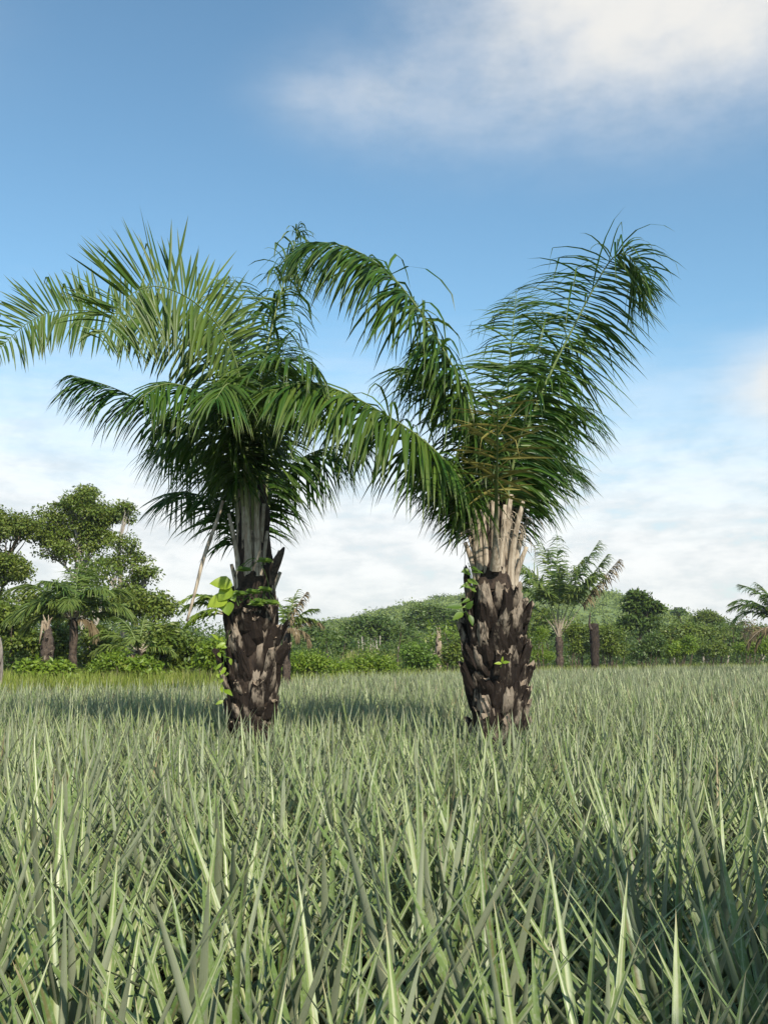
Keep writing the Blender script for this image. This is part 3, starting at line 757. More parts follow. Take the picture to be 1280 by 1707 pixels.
def pine_leaves(B, az_, tilt, bend, L, Wd, r, seg=6, solid=True, twist=None):
    """stiff channelled sword leaves; B base points, tilt/bend from the vertical in radians"""
    n = len(B); o = np.stack([np.cos(az_), np.sin(az_), 0 * az_], 1); S = np.stack([-np.sin(az_), np.cos(az_), 0 * az_], 1)
    z = np.array([0, 0, 1.]); p = B.copy(); up, lo = [], []
    for q in range(seg + 1):
        t = q / seg; th = (tilt + bend * t ** 1.5)[:, None]
        T = o * np.sin(th) + z * np.cos(th); Nn = -o * np.cos(th) + z * np.sin(th)
        if twist is not None:
            tw = (twist * t)[:, None]; S2 = S * np.cos(tw) + Nn * np.sin(tw); N2 = Nn * np.cos(tw) - S * np.sin(tw)
        else: S2, N2 = S, Nn
        w = (Wd * (min(1, .72 + 1.6 * t) * max(0., 1 - t) ** .72))[:, None]
        ch = .20 * w
        up.append(np.stack([p - S2 * w * .5 + N2 * ch * .6, p - N2 * ch * .4, p + S2 * w * .5 + N2 * ch * .6], 1))
        lo.append(np.stack([p - S2 * w * .5 + N2 * ch * .6, p - N2 * (ch * .4 + .05 * w + .0015 * (1 - t)), p + S2 * w * .5 + N2 * ch * .6], 1))
        p = p + T * (L / seg)[:, None]
    V = np.stack(up, 1).reshape(n, -1, 3); ns = (seg + 1) * 3
    F = []; base = np.arange(n)[:, None] * (ns * (2 if solid else 1))
    def strip(off, flip):
        for q in range(seg):
            a = off + q * 3
            for c in (0, 1):
                t1 = [a + c, a + c + 1, a + c + 4]; t2 = [a + c, a + c + 4, a + c + 3]
                for t_ in ((t1, t2) if q < seg - 1 else (([a + c, a + c + 1, a + 4]),)):
                    F.append(base + (t_[::-1] if flip else t_))
    strip(0, False)
    if solid:
        V = np.concatenate([V, np.stack(lo, 1).reshape(n, -1, 3)], 1); strip(ns, True)
    C = np.zeros((n, V.shape[1], 4)); C[..., 0] = r[:, None]
    tt = np.repeat(np.arange(seg + 1) / seg, 3); uu = np.tile([1., 0, 1.], seg + 1)
    C[:, :ns, 1] = tt; C[:, :ns, 2] = uu
    if solid: C[:, ns:, 1] = tt; C[:, ns:, 2] = uu; C[:, ns:, 3] = 1
    return V.reshape(-1, 3), np.concatenate(F), C.reshape(-1, 4)


def rosette(n, r, size=1.0):
    """azimuth, tilt, bend, length, width of the leaves of one plant, innermost first"""
    k = np.arange(n); f = k / (n - 1)
    a = k * 2.39996 + r.normal(0, .22, n)
    tilt = np.radians(13 + 48 * f ** .7 + r.normal(0, 8, n)); bend = np.radians(0 + 14 * f + r.normal(0, 7, n))
    L = size * (.56 + .41 * np.sin(np.clip(.18 + f * .75, 0, 1) * pi)) * r.uniform(.88, 1.12, n)
    W = .056 * r.uniform(.8, 1.15, n) * np.where(f < .1, .75, 1)
    return a, tilt, bend, L, W


def stem_base(n, a): return np.stack([np.cos(a) * .03, np.sin(a) * .03, .02 + .18 * (1 - np.arange(n) / n)], 1)


# where plants stand: jittered grid over the field, with a margin on both sides of the frame
g_ = .49
xs, ys = np.meshgrid(np.arange(-46, 60, g_), np.arange(.9, 92, g_ * 1.02))
px_, py_ = (xs + (np.arange(xs.shape[0]) % 2)[:, None] * g_ * .5 + rng.normal(0, .11, xs.shape)).ravel(), (ys + rng.normal(0, .11, ys.shape)).ravel()
u_ = px_ / np.maximum(py_, .5)
keep = (np.abs(px_) < .43 * py_ + 1.7) & (py_ < far_edge(px_, py_)) & (np.hypot(px_ - bl_[0], py_ - bl_[1]) > .5) & (np.hypot(px_ - br_[0], py_ - br_[1]) > .52) & (np.hypot(px_ - bs_[0], py_ - bs_[1]) > .6)
PX, PY = px_[keep], py_[keep]; dist = np.hypot(PX, PY)
# in frame? top of plant (0.9 m) must project inside the picture
dep = PY * CP - .8 * SP; inx = np.abs(PX) * FPX / PY < 640 + 120 / np.sqrt(PY); iny = (1088 + .75 * FPX / PY) < 1707 + 60
cand = np.where(inx & iny)[0]; order = cand[np.argsort(dist[cand])]
near_ids, mid_ids = order[:58], order[58:300]
rest = np.setdiff1d(np.arange(len(PX)), order[:300])

# leaf shapes shared between the nearest plants (tilt comes from the object's rotation)
LV = []
for q in range(26):
    r = np.random.default_rng(500 + q)
    v = pine_leaves(np.zeros((1, 3)), np.zeros(1), np.zeros(1), np.radians(r.normal(9, 8, 1)), np.ones(1), .058 * r.uniform(.75, 1.2, 1), r.random(1) * .97, seg=8, twist=r.normal(0, .25, 1))
    LV.append(Buf().add(*v).mesh('leaf', M_PINE))
LABN = 'pineapple plant with long separate grey green sword leaves along the bottom of the picture'
for q, i_ in enumerate(near_ids):
    r = np.random.default_rng(1000 + int(i_)); n = 30
    e = thing('pineapple_plant', LABN, 'pineapple plant', (PX[i_], PY[i_], 0), 'nearest pineapple plants')
    e.rotation_euler = (r.normal(0, .07), r.normal(0, .07), r.uniform(0, 6.28)); e.scale = (r.uniform(.93, 1.1),) * 3
    a, tilt, bend, L, W = rosette(n, r); B = stem_base(n, a)
    for k in range(n):
        o = bpy.data.objects.new('leaf', LV[r.integers(len(LV))]); COL.objects.link(o); o.parent = e
        o.location = tuple(B[k]); o.rotation_euler = (0, tilt[k], a[k]); o.scale = (L[k] * 1.04, L[k] * 1.04, L[k])

LABM = 'pineapple plant a few rows back, spiky grey green rosette in front of the palm trunks'
PM = []
for q in range(16):
    r = np.random.default_rng(700 + q); n = 33; a, tilt, bend, L, W = rosette(n, r)
    PM.append(Buf().add(*pine_leaves(stem_base(n, a), a, tilt, bend, L, W, r.random(n), seg=5, twist=r.normal(0, .2, n))).mesh('pineapple_plant', M_PINE))
for i_ in mid_ids:
    r = np.random.default_rng(3000 + int(i_))
    o = bpy.data.objects.new('pineapple_plant', PM[r.integers(16)]); COL.objects.link(o); o.location = (PX[i_], PY[i_], 0)
    o.rotation_euler = (r.normal(0, .07), r.normal(0, .07), r.uniform(0, 6.28)); o.scale = (r.uniform(.9, 1.1),) * 3
    tag(o, LABM, 'pineapple plant', 'pineapple plants in the middle rows')

bf = Buf()
for sel, n, seg, wk in ((rest[dist[rest] < 22], 27, 4, 1.), (rest[(dist[rest] >= 22) & (dist[rest] < 40)], 22, 3, 1.12), (rest[dist[rest] >= 40], 15, 2, 1.4)):
    if not len(sel): continue
    m_ = len(sel); k = np.tile(np.arange(n), m_); f = k / (n - 1); sz = np.repeat(rng.uniform(.88, 1.1, m_), n)
    a = k * 2.39996 + np.repeat(rng.uniform(0, 6.28, m_), n) + rng.normal(0, .22, len(k))
    tilt = np.radians(13 + 46 * f ** .7 + rng.normal(0, 6, len(k))); bend = np.radians(2 + 15 * f + rng.normal(0, 6, len(k)))
    L = sz * (.56 + .41 * np.sin(np.clip(.18 + f * .75, 0, 1) * pi)) * rng.uniform(.88, 1.12, len(k))
    B = np.stack([np.repeat(PX[sel], n), np.repeat(PY[sel], n), .02 + .18 * (1 - f)], 1)
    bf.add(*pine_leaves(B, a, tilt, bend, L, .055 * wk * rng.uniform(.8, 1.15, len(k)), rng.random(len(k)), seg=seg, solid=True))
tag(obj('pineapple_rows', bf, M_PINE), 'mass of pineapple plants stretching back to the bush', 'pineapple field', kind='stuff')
print('plants', len(PX), 'rest', len(rest), 'far dist of 300th', dist[order[299]])

# ------------------------------------------------------------------ weeds and undergrowth beyond the field
def blades(n, xr, fun, h, wd, tint):
    pxs = rng.uniform(*xr, n); d = fun(pxs, rng.random(n))
    B = np.stack([(pxs - CX) / FPX * d, d, np.zeros(n)], 1); az_ = rng.uniform(0, 6.28, n)
    o = np.stack([np.cos(az_), np.sin(az_), 0 * az_], 1); H = h * rng.uniform(.5, 1.3, n); ln = rng.uniform(.1, .6, n)
    s = np.stack([-np.sin(az_), np.cos(az_), 0 * az_], 1) * wd
    mid = B + o * (H * ln * .35)[:, None] + np.array([0, 0, 1.]) * (H * .6)[:, None]; tip = B + o * (H * ln)[:, None] + np.array([0, 0, 1.]) * H[:, None]
    V = np.stack([B - s, B + s, mid - s * .8, mid + s * .8, tip], 1); b = np.arange(n)[:, None] * 5
    C = np.zeros((n, 5, 4)); C[..., 0] = rng.random(n)[:, None]; C[..., 2] = ((rng.random(n) < tint) * rng.random(n))[:, None]
    return V.reshape(-1, 3), np.concatenate([b + [0, 1, 3], b + [0, 3, 2], b + [2, 3, 4]]), C.reshape(-1, 4)


edge_px = lambda p: np.interp((p - CX) / FPX, BU, BD)
bf = Buf().add(*blades(22000, (-180, 380), lambda p, r: edge_px(p) + .3 + 6 * r, 1.0, .018, .25))
bf.add(*blades(16000, (380, 1480), lambda p, r: edge_px(p) + .4 + 7 * r, .85, .03, .3))
bf.add(*blades(900, (560, 690), lambda p, r: edge_px(p) + 16 + 6 * r, 1.7, .025, .9))
tag(obj('weeds', bf, M_WEED), 'yellow green weeds and grass between field and bush', 'weeds', kind='stuff')

n = 1500; p = rng.uniform(-250, 1550, n); r = rng.random(n); d = edge_px(p) + 9 + 22 * r
h = np.where(p < 380, .4 + 1.9 * rng.random(n) + 1.2 * r, .4 + 1.3 * rng.random(n) + 1.8 * r)
cs = np.stack([(p - CX) / FPX * d, d, h * rng.uniform(.25, 1, n)], 1)
tag(obj('undergrowth', Buf().add(*clump_leaves(cs, rng.uniform(.5, 1.0, n), 60, .19, .5, .8, .5, .15)), M_TREEDK), 'tangled green undergrowth behind the weeds', 'undergrowth', kind='stuff')
n = 1500; p = rng.uniform(-300, 1600, n); d = rng.uniform(95, 150, n)
hm = np.interp(p, [-300, 0, 260, 380, 470, 560, 700, 780, 1000, 1100, 1280, 1600], [7, 7, 5.5, 4.0, 2.8, 3.0, 3.2, 3.2, 3.6, 4.2, 4.4, 5])
cs = np.stack([(p - CX) / FPX * d, d, hm * (.2 + .8 * rng.random(n))], 1)
tag(obj('woodland', Buf().add(*clump_leaves(cs, rng.uniform(.9, 1.9, n), 80, .36, .55, .75, .5, .12)), M_TREEDK), 'dense dark bush at the foot of the hill', 'woodland', kind='stuff')
n = 15000; x = rng.uniform(-230, 260, n); y = 160 + 215 * rng.random(n) ** .7
cs = np.stack([x, y, hill_h(x, y)], 1); cs[:, 2] += rng.uniform(0, .9, n)
big = rng.random(n) < .05; rad = np.where(big, rng.uniform(1.6, 2.6, n), rng.uniform(.5, 1.2, n)); cs[:, 2] += np.where(big, 1.0, 0)
tag(obj('hill_scrub', Buf().add(*clump_leaves(cs, rad, 22, .75, .6, .6, .6, .05)), M_HILL), 'low green scrub covering the hill', 'scrub', kind='stuff')

# ------------------------------------------------------------------ background trees
tree('broadleaf_tree', 'tall yellowish green tree cut by the left edge of the picture', 'tree', 44, -10, [(0, 880, 62, 40), (-50, 930, 60, 50), (15, 950, 42, 45), (35, 880, 30, 30), (-20, 995, 50, 40)], M_TREE, M_DARKBARK, .16, 26, 90, .2, .5, .5, .3)
tree('broadleaf_tree', 'tallest round crowned tree at left with pale branches', 'tree', 46, 150, [(140, 858, 55, 40), (100, 882, 48, 42), (88, 920, 42, 32), (148, 905, 45, 40), (120, 850, 30, 25), (170, 880, 30, 38, .5)], M_TREE, M_PALEBARK, .155, 22, 90, .18, .5, .45, .12, branches=24)
tree('sparse_tree', 'thin leaning tree with pale bark and sparse leaves right of the tallest tree', 'tree', 42, 205, [(208, 862, 20, 24), (200, 915, 30, 28), (225, 945, 28, 26), (178, 950, 30, 26), (245, 965, 22, 22), (205, 985, 34, 22)], M_TREE, M_PALEBARK, .15, 7, 34, .15, .45, .36, .1, branches=16)
tree('leafy_tree', 'low leafy tree at the right end of the left grove', 'tree', 40, 245, [(240, 1005, 34, 26), (270, 1020, 24, 24), (215, 1020, 28, 24)], M_TREE, M_DARKBARK, .18, 24, 50, .1, .5, .5, .25)
tree('bushy_tree', 'low bushy tree filling the gap behind the left grove palm', 'tree', 41, 70, [(55, 1012, 36, 26), (95, 1020, 34, 24), (140, 1012, 36, 26), (182, 1016, 32, 24)], M_TREE, M_DARKBARK, .16, 18, 60, .1, .4, .5, .3)
for q, (px, t, b) in enumerate(((152, 1015, 1085), (163, 1005, 1090))):
    d = 38; base = G(px, d); e = thing('slender_tree', ('thin pale trunk standing left of its slightly thicker twin in the left grove', 'slightly thicker pale trunk standing right of its thin twin in the left grove')[q], 'tree', base)
    bf = Buf().add(*tube(limb(base - [0, 0, .1], P(px + 2, t - 30, d), .05, 8), np.linspace(.06 + .04 * q, .04, 8), 7)); obj('trunk', bf, M_PALEBARK, e)
    tag(obj('crown', Buf().add(*clump_leaves(P(px + 2, t - 40, d) + rng.normal(size=(14, 3)) * .6, .5, 36, .18)), M_TREE, e), kind='stuff')
shr = 'shrubs along the far edge of the field'
for args in (
    ('dark leafy bush at the left picture edge behind the grey post', 36, 20, [(25, 1045, 45, 38), (-20, 1040, 40, 40), (40, 1080, 35, 22)], M_TREE),
    ('bush between the dead palm stump and the small palm trunk', 35, 98, [(98, 1068, 22, 26), (100, 1100, 20, 15)], M_TREE),
    ('bush right of the small palm trunk in the left grove', 36, 160, [(160, 1075, 32, 28), (175, 1100, 30, 15)], M_TREE),
    ('bright low weedy shrub at the foot of the dead palm stump', 29, 70, [(62, 1122, 24, 12), (95, 1122, 20, 14)], M_BUSH),
    ('bright yellow green shrub in the middle of the left field edge', 30, 190, [(190, 1108, 28, 18), (170, 1120, 22, 12)], M_BUSH),
    ('tall mixed shrub left of the left palm trunk', 32, 285, [(285, 1075, 36, 32), (265, 1100, 26, 22), (318, 1100, 30, 26)], M_TREE),
    ('yellow green shrub touching the left side of the left palm trunk', 30, 345, [(342, 1108, 28, 20), (355, 1085, 22, 24)], M_BUSH),
    ('low shrub under the small feathery palm at left', 30, 240, [(238, 1118, 30, 14)], M_BUSH),
    ('large round bright green bush right of the left palm trunk', 46, 512, [(512, 1108, 40, 20), (492, 1112, 24, 16), (535, 1112, 26, 16)], M_BUSH),
    ('small yellowish bush beside the large round bush', 48, 565, [(562, 1114, 20, 14)], M_BUSH),
    ('low wide bright bush midway between the two trunks', 49, 618, [(618, 1108, 26, 16), (600, 1114, 20, 10), (640, 1114, 18, 10)], M_BUSH),
    ('dark glossy rounded bush left of the right palm trunk', 50, 694, [(694, 1096, 24, 20), (704, 1105, 20, 14)], M_VINE),
    ('shrub close against the left side of the right palm trunk', 52, 752, [(752, 1098, 24, 18), (760, 1085, 18, 20)], M_TREE),
    ('light green sapling shrub right of the right palm trunk', 50, 900, [(896, 1075, 18, 26), (905, 1098, 22, 14)], M_BUSH),
    ('bush between the right background palm and the charred stump', 64, 962, [(962, 1082, 22, 24), (958, 1060, 18, 18)], M_TREE),
    ('bush right of the charred stump', 66, 1018, [(1018, 1085, 26, 18), (1015, 1065, 22, 22)], M_TREE),
    ('bush below the umbrella topped tree', 68, 1075, [(1075, 1090, 32, 14), (1090, 1078, 22, 16)], M_TREEDK),
    ('light bush in the right part of the far edge', 70, 1130, [(1128, 1088, 30, 14), (1145, 1078, 20, 16)], M_BUSH),
    ('bush with pale shoots near the right end of the far edge', 72, 1190, [(1190, 1086, 30, 14)], M_TREE),
    ('last bush at the right end of the far edge', 73, 1250, [(1248, 1086, 34, 12), (1275, 1080, 20, 16)], M_BUSH),
):
    shrub(*args)
# middle distance trees
tree('umbrella_tree', 'dark flat crowned tree midway between the palms', 'tree', 85, 612, [(600, 1052, 26, 18), (632, 1050, 30, 18), (618, 1042, 26, 11), (648, 1062, 16, 14)], M_TREEDK, M_PALEBARK, .3, 9, 40, .16, .4, .75, .05)
tree('umbrella_tree', 'flat crowned pale branched tree left of the right palm trunk', 'tree', 105, 712, [(712, 1026, 34, 14), (690, 1036, 22, 12), (742, 1032, 22, 14), (718, 1042, 30, 12)], M_TREEDK, M_PALEBARK, .32, 8, 34, .16, .5, .8, .1)
tree('broadleaf_tree', 'dark tree just right of the left palm trunk', 'tree', 90, 530, [(530, 1062, 22, 14), (508, 1072, 20, 14), (552, 1076, 20, 14)], M_TREEDK, M_DARKBARK, .3, 9, 38, .14, .4, .75)
tree('broadleaf_tree', 'small dark tree between dark flat crowned tree and large round bush', 'tree', 88, 572, [(572, 1078, 18, 14), (585, 1086, 16, 10)], M_TREEDK, M_DARKBARK, .3, 9, 38, .12, .4, .7)
tree('broadleaf_tree', 'dark tree behind the left side of the right palm trunk', 'tree', 92, 765, [(762, 1040, 22, 20), (750, 1062, 22, 18), (680, 1062, 14, 12)], M_TREEDK, M_DARKBARK, .3, 9, 38, .14, .4, .75)
# bare poles in the clearing
for px, t, lab in ((588, 1083, 'shortest of the bare poles, nearest the large round bush'), (597, 1068, 'tallest bare pole in the clearing'), (602, 1060, 'bare pole just right of the tallest'), (626, 1068, 'bare pole under the dark flat crowned tree'), (634, 1060, 'thick bare pole right of the dark flat crowned tree middle'), (661, 1078, 'bare leaning pole near the dark glossy bush')):
    d = 62; b0 = G(px, d); o = obj('bare_pole', Buf().add(*tube(limb(b0 - [0, 0, .1], P(px + rng.normal(0, 2), t, d), .02, 7), np.linspace(.05, .03, 7), 6)), M_PALEBARK, org=b0); tag(o, lab, 'pole', 'bare poles in the clearing')
# right hand side
SAPL = sorted((905, 948, 1012, 1034, 1112, 1128, 1152, 1175, 1203, 1232, 1262, 575, 545, 668, 742))
ORD = 'leftmost second third fourth fifth sixth seventh eighth ninth tenth eleventh twelfth thirteenth fourteenth rightmost'.split()
for px in SAPL:
    d = float(edge_px(px)) + 5 + rng.uniform(0, 5); b0 = G(px, d); tp = P(px + rng.normal(0, 5), rng.uniform(1040, 1072), d)
    e = thing('sapling', ORD[SAPL.index(px)] + (' of' if ORD[SAPL.index(px)].endswith('most') else ' from the left of') + ' the thin leafy saplings along the far field edge', 'sapling', b0, 'thin saplings along the far edge')
    obj('stem', Buf().add(*tube(limb(b0 - [0, 0, .1], tp, .05, 8), np.linspace(.042, .015, 8), 6)), M_DARKBARK, e)
    cs = tp + rng.normal(size=(9, 3)) * [.5, .5, .35]; tag(obj('crown', Buf().add(*clump_leaves(cs, .38, 22, .22, .4, .7, .4, .2)), (M_TREE, M_BUSH, M_TREEDK)[px % 3], e), kind='stuff')
tree('umbrella_tree', 'tree with tiered umbrella top standing highest on the right', 'tree', 72, 1064, [(1062, 1036, 30, 20), (1080, 1048, 22, 18), (1048, 1050, 20, 18), (1060, 992, 11, 4), (1050, 1004, 8, 3), (1072, 1004, 9, 3), (1085, 1010, 10, 4), (1094, 1016, 8, 4), (1062, 1014, 18, 5)], M_TREEDK, M_DARKBARK, .34, 9, 30, .1, .5, .5, .03, flatness=.4)
for a_ in (
    ('pale branched tree right of the umbrella topped tree', 76, 1122, [(1122, 1052, 26, 14), (1135, 1068, 26, 14), (1105, 1066, 18, 14)], M_TREE),
    ('mid green tree in the right hand wall of bush', 80, 1168, [(1160, 1056, 28, 14), (1185, 1064, 24, 14)], M_TREE),
    ('darker rounded tree in the right hand wall of bush', 82, 1208, [(1212, 1058, 28, 16), (1230, 1072, 24, 14)], M_TREEDK),
    ('flat topped tree poking above the right hand wall of bush', 110, 1178, [(1178, 1026, 18, 5), (1170, 1034, 14, 5), (1190, 1034, 14, 5)], M_TREE),
    ('tree at the right picture edge below the cut off palm', 84, 1265, [(1265, 1060, 28, 16), (1285, 1075, 26, 14)], M_TREE),
    ('tree right behind the right palm trunk', 78, 895, [(900, 1040, 24, 22), (885, 1060, 20, 18)], M_TREE),
    ('tree between the background palm and the hill foot', 82, 1000, [(1000, 1056, 24, 14), (975, 1064, 20, 14)], M_TREE),
):
    tree('broadleaf_tree', a_[0], 'tree', a_[1], a_[2], a_[3], a_[4], M_PALEBARK, .28, 10, 40, .12, .4, .7, .12)
tree('bare_tree', 'reddish nearly leafless tree near the right picture edge', 'tree', 74, 1240, [(1238, 1048, 20, 16), (1252, 1062, 18, 16)], M_PALMDRY, M_DARKBARK, .18, 3, 8, .1, .3, .7, .0, branches=20)
for px, py, r_, lab in ((733, 1001, 13, 'lone spreading tree on the hill ridge'), (690, 1011, 5, 'small round tree on the hill ridge left of the spreading tree'), (880, 985, 8, 'tree on the hilltop behind the right palm'), (1130, 1021, 5, 'small distant tree right of the hill slope'), (665, 1018, 4, 'tiny tree lowest on the left ridge of the hill')):
    d = 352 if px < 1100 else 180
    s = d / FPX; x = (px - CX) * s; base = np.array([x, d, float(hill_h(np.array(x), np.array(float(d)))) - .5])
    e = thing('hill_tree', lab, 'tree', base, 'trees on the hill'); top = P(px, py - r_ * .4, d)
    bf = Buf()
    cs = top + np.stack([rng.normal(0, r_ * s * .6, 26), rng.normal(0, r_ * s * .5, 26), rng.normal(0, r_ * s * .14, 26)], 1)
    bf.add(*tube(limb(base, top - [0, 0, .5], .05, 5), np.linspace(.22, .12, 5), 6))
    for c_ in cs[:9]: bf.add(*tube(limb(top - [0, 0, 1.2], c_, .2, 4), np.linspace(.10, .04, 4), 4))
    obj('trunk', bf, M_DARKBARK, e); tag(obj('crown', Buf().add(*clump_leaves(cs, .8, 16, .6, .6, .5)), M_TREEDK, e), kind='stuff')


# ------------------------------------------------------------------ smaller palms and stumps
def small_palm(label, d, px, crown_py, trunk_r, fr, group='smaller palms in the background', dead=(), mats=None, lw=.05, seed=1, tr_mat=None, n=70, s0=.22, ll=.62):
    """palm with trunk to photo row crown_py; fr = list of (azimuth deg, elevation deg, length, droop deg)"""
    r = np.random.default_rng(seed); base = G(px, d); e = thing('small_palm', label, 'palm tree', base, group); top = P(px, crown_py, d); h = max(.25, top[2])
    zz = np.linspace(-.1, h, 9); k = 12; a = np.arange(k) * 2 * pi / k
    prof = (zz, trunk_r * (1 + .15 * np.sin(np.arange(9) * 2.1))); V, T = lathe_trunk(prof, k=12, rough=.13, seed=seed); obj('trunk', Buf().add(V + base, T), tr_mat or M_STUMP, e)
    for q, (az_, el_, L, dr) in enumerate(list(fr) + list(dead)):
        dead_ = q >= len(fr); o = np.array([cos(radians(az_)), sin(radians(az_)), 0.]); p = base + [0, 0, h - .1]; pts = [p]; t = np.linspace(0, 1, 6)
        for t_ in t[1:]:
            th = radians(el_ - dr * t_ ** 1.5); p = p + (o * cos(th) + np.array([0, 0, 1.]) * sin(th)) * L / 5; pts.append(p)
        path, L2 = crom(pts, 20); bf = Buf().add(*tube(path, np.interp(np.linspace(0, 1, 20), [0, .3, 1], [.05, .03, .008]), 5, .7, (.5, 1. if dead_ else 0.)))
        f = obj('frond', bf, M_STALK, e)
        lf = leaflets(path, L2, s0=s0, n=n, length=ll * min(1, L / 2.6), width=lw, droop=1.3 if not dead_ else 2.2, dihedral=18, fwd=(55, 18), seg=3, tint=r.uniform(0, .35) if not dead_ else 0)
        tag(obj('leaflets', Buf().add(*lf), M_PALMDRY if dead_ else (mats or M_PALMFAR), f), kind='stuff')
    return e


small_palm('bushy palm with rough trunk in the left grove', 33, 122, 1030, .13, [(170, 45, 2.3, 85), (195, 66, 2.5, 80), (250, 74, 2.2, 75), (350, 50, 2.2, 90), (20, 68, 2.2, 80), (90, 82, 2.4, 60), (130, 72, 2.4, 70), (215, 38, 2.3, 75), (320, 68, 2.2, 80), (280, 58, 2.0, 90), (160, 25, 2.2, 70), (5, 32, 2.0, 80), (100, 88, 2.2, 35), (230, 55, 2.2, 100)], dead=[(330, 20, 1.3, 100)], seed=41, n=110, lw=.055, ll=.75)
small_palm('short stemmed feathery palm near the middle of the left grove', 31.5, 232, 1085, .14, [(175, 55, 1.7, 70), (150, 75, 1.7, 55), (90, 80, 1.5, 40), (30, 70, 1.7, 60), (5, 50, 1.6, 70), (200, 35, 1.5, 65), (340, 30, 1.4, 60), (270, 60, 1.2, 80)], dead=[(240, 5, 1.0, 60)], seed=42, n=80)
small_palm('dry half dead palm showing behind the right side of the left palm trunk', 31, 478, 1050, .12, [(60, 80, 1.5, 25), (20, 68, 1.3, 60), (120, 75, 1.4, 50), (345, 62, 1.1, 80)], dead=[(0, 55, 1.3, 90), (330, 30, 1.1, 110), (300, 40, 1.0, 120), (10, 75, 1.4, 20), (200, 40, 1.0, 100)], seed=43, n=70)
small_palm('tall background palm with upswept fronds right of the right trunk', 58, 932, 1062, .2, [(176, 78, 5.6, 72), (172, 66, 5.0, 70), (186, 82, 5.9, 52), (110, 87, 6.2, 30), (80, 89, 6.3, 20), (40, 83, 5.6, 40), (6, 76, 6.3, 20), (0, 66, 5.7, 14), (265, 86, 5.0, 55), (230, 80, 5.0, 70), (310, 80, 5.0, 62), (185, 70, 4.6, 85), (150, 84, 5.8, 48)], dead=[(358, 56, 5.8, 8)], seed=44, n=110, lw=.095, s0=.40, ll=.85)
small_palm('palm cut off by the right picture edge', 52, 1300, 1040, .26, [(175, 68, 3.0, 85), (185, 50, 2.8, 90), (165, 80, 3.0, 60), (120, 85, 2.8, 50), (60, 78, 2.8, 60), (200, 62, 2.8, 85), (10, 55, 2.8, 80), (230, 75, 2.6, 70), (150, 60, 2.9, 80)], dead=[(190, 0, 2.2, 60), (170, -20, 1.8, 50), (240, -10, 1.8, 60)], seed=45, n=90, lw=.06, mats=M_PALM)
small_palm('low pale fronded palm beside the dead stump left of the right trunk', 56, 716, 1092, .15, [(165, 60, 2.2, 70), (140, 78, 2.3, 50), (90, 85, 2.1, 30), (40, 75, 2.0, 60), (10, 55, 2.0, 75), (200, 40, 1.8, 70)], dead=[(350, 40, 1.7, 90), (320, 20, 1.4, 80)], seed=46, n=70, lw=.06)
small_palm('light green drooping young palm just left of the left palm trunk', 24, 382, 1018, .03, [(175, 42, 1.3, 75), (195, 58, 1.3, 85), (150, 65, 1.1, 80), (90, 75, .9, 60), (185, 66, 1.0, 95), (215, 25, 1.1, 70), (165, 12, 1.2, 50)], seed=47, n=46, lw=.05, mats=M_BUSH)


def stump(name, label, d, px, top_py, r_top, r_mid, r_low, mat_, jag=None, seed=1):
    base = G(px, d); h = P(px, top_py, d)[2]; e = thing(name, label, 'tree stump', base); r = np.random.default_rng(seed)
    zz = np.linspace(-.1, h, 8); prof = (zz, np.interp(zz, [0, h * .5, h * .75, h], [r_low, r_mid * .85, r_mid, r_top]))
    V, T = lathe_trunk(prof, k=14, rough=.12, seed=seed); obj('trunk', Buf().add(V + base, T), mat_, e)
    for q in range(0 if name == 'charred_stump' else 26):
        o = bpy.data.objects.new('leaf_base', BOOTS[r.integers(15)]); COL.objects.link(o); o.parent = e; a = q * 2.4; z = .2 + (h - .45) * q / 26; rr = np.interp(z, *prof) - .06
        o.location = (rr * cos(a), rr * sin(a), z); o.rotation_euler = (0, 0, a - pi / 2); o.scale = (.8, .8, .75)
    for q in range(jag or 0):
        a = r.uniform(0, 6.28); b0 = base + [r_top * .6 * cos(a), r_top * .6 * sin(a), h - .15]
        obj('splinter', Buf().add(*tube(limb(b0, b0 + [r.normal(0, .1), r.normal(0, .06), r.uniform(.25, .6)], 0, 5), [.06, .05, .04, .025, .008], 6, .5)), M_STUMPTOP, e)
    return e


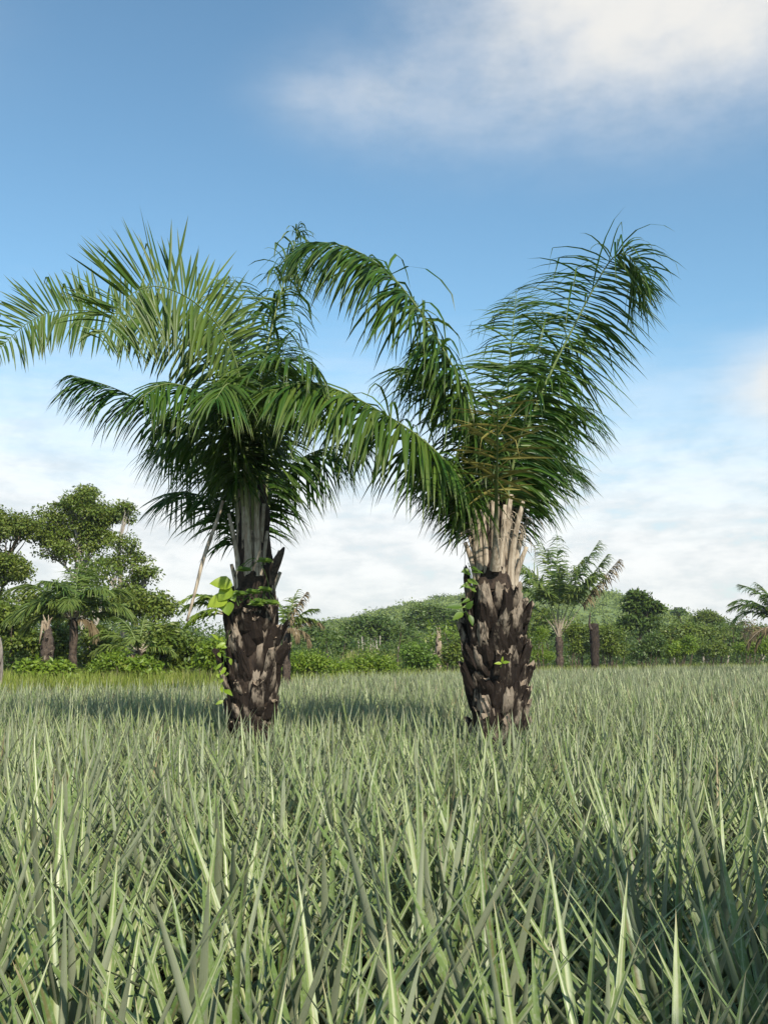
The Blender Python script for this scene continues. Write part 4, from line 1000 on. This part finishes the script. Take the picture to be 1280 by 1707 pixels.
e = stump('dead_palm', 'dead headless palm with splintered pale orange top at left', 30, 79, 1045, .07, .2, .15, M_STUMP, 7, 51)
pb = P(72, 1035, 29.8); obj('broken_stalk', Buf().add(*tube(crom([pb, P(70, 1050, 29.7), P(66, 1074, 29.7)], 6)[0], [.04, .04, .035, .03, .02, .01], 6, .6)), M_STUMPTOP, e)
e = stump('charred_stump', 'blackened dead palm stump right of the background palm', 57, 991, 1040, .22, .27, .2, M_CORE, 0, 52)
pb = P(985, 1050, 56.8); obj('spike', Buf().add(*tube(limb(pb, P(983, 1020, 56.8), .0, 6), np.linspace(.09, .02, 6), 6)), M_STUMP, e)
e = stump('dead_stump', 'pale brown dead stump beside the low pale fronded palm', 55, 731, 1055, .1, .17, .15, M_STUMPTOP, 3, 53)
# grey post at the left edge: a weathered split trunk
d = 26.3; b0 = G(0, d); e = thing('wooden_post', 'grey split wooden post at the left picture edge', 'post', b0)
pts = [b0 - [0, 0, .1], b0 + [.01, 0, .6], P(1, 1090, d), P(0, 1062, d)]
obj('shaft', Buf().add(*tube(crom(pts, 8)[0], [.14, .13, .12, .12, .11, .09, .07, .03], 9, .8)), M_POST, e)
obj('splinter', Buf().add(*tube(limb(b0 + [.1, -.05, 0], P(6, 1090, d), .0, 6), [.05, .05, .05, .04, .03, .01], 6, .6)), M_CORE, e)

# ------------------------------------------------------------------ haze
m_hz, N = mat('haze_air')
vol = N.node('ShaderNodeVolumePrincipled', {'Color': (0.80, 0.87, 0.95, 1), 'Density': 0.00035, 'Anisotropy': 0.2})
N.l.new(vol.outputs[0], N.node('ShaderNodeOutputMaterial').inputs['Volume'])
hb = Buf(); x0, x1, y0, y1, z0, z1 = -1310, 1310, -1310, 1310, -1.5, 34.0
hb.add([(x0, y0, z0), (x1, y0, z0), (x1, y1, z0), (x0, y1, z0), (x0, y0, z1), (x1, y0, z1), (x1, y1, z1), (x0, y1, z1)],
       [(0, 2, 1), (0, 3, 2), (4, 5, 6), (4, 6, 7), (0, 1, 5), (0, 5, 4), (1, 2, 6), (1, 6, 5), (2, 3, 7), (2, 7, 6), (3, 0, 4), (3, 4, 7)])
HAZE = True
if HAZE: tag(obj('haze', hb, m_hz, smooth=False), 'thin pale haze in the air', 'haze', kind='stuff')
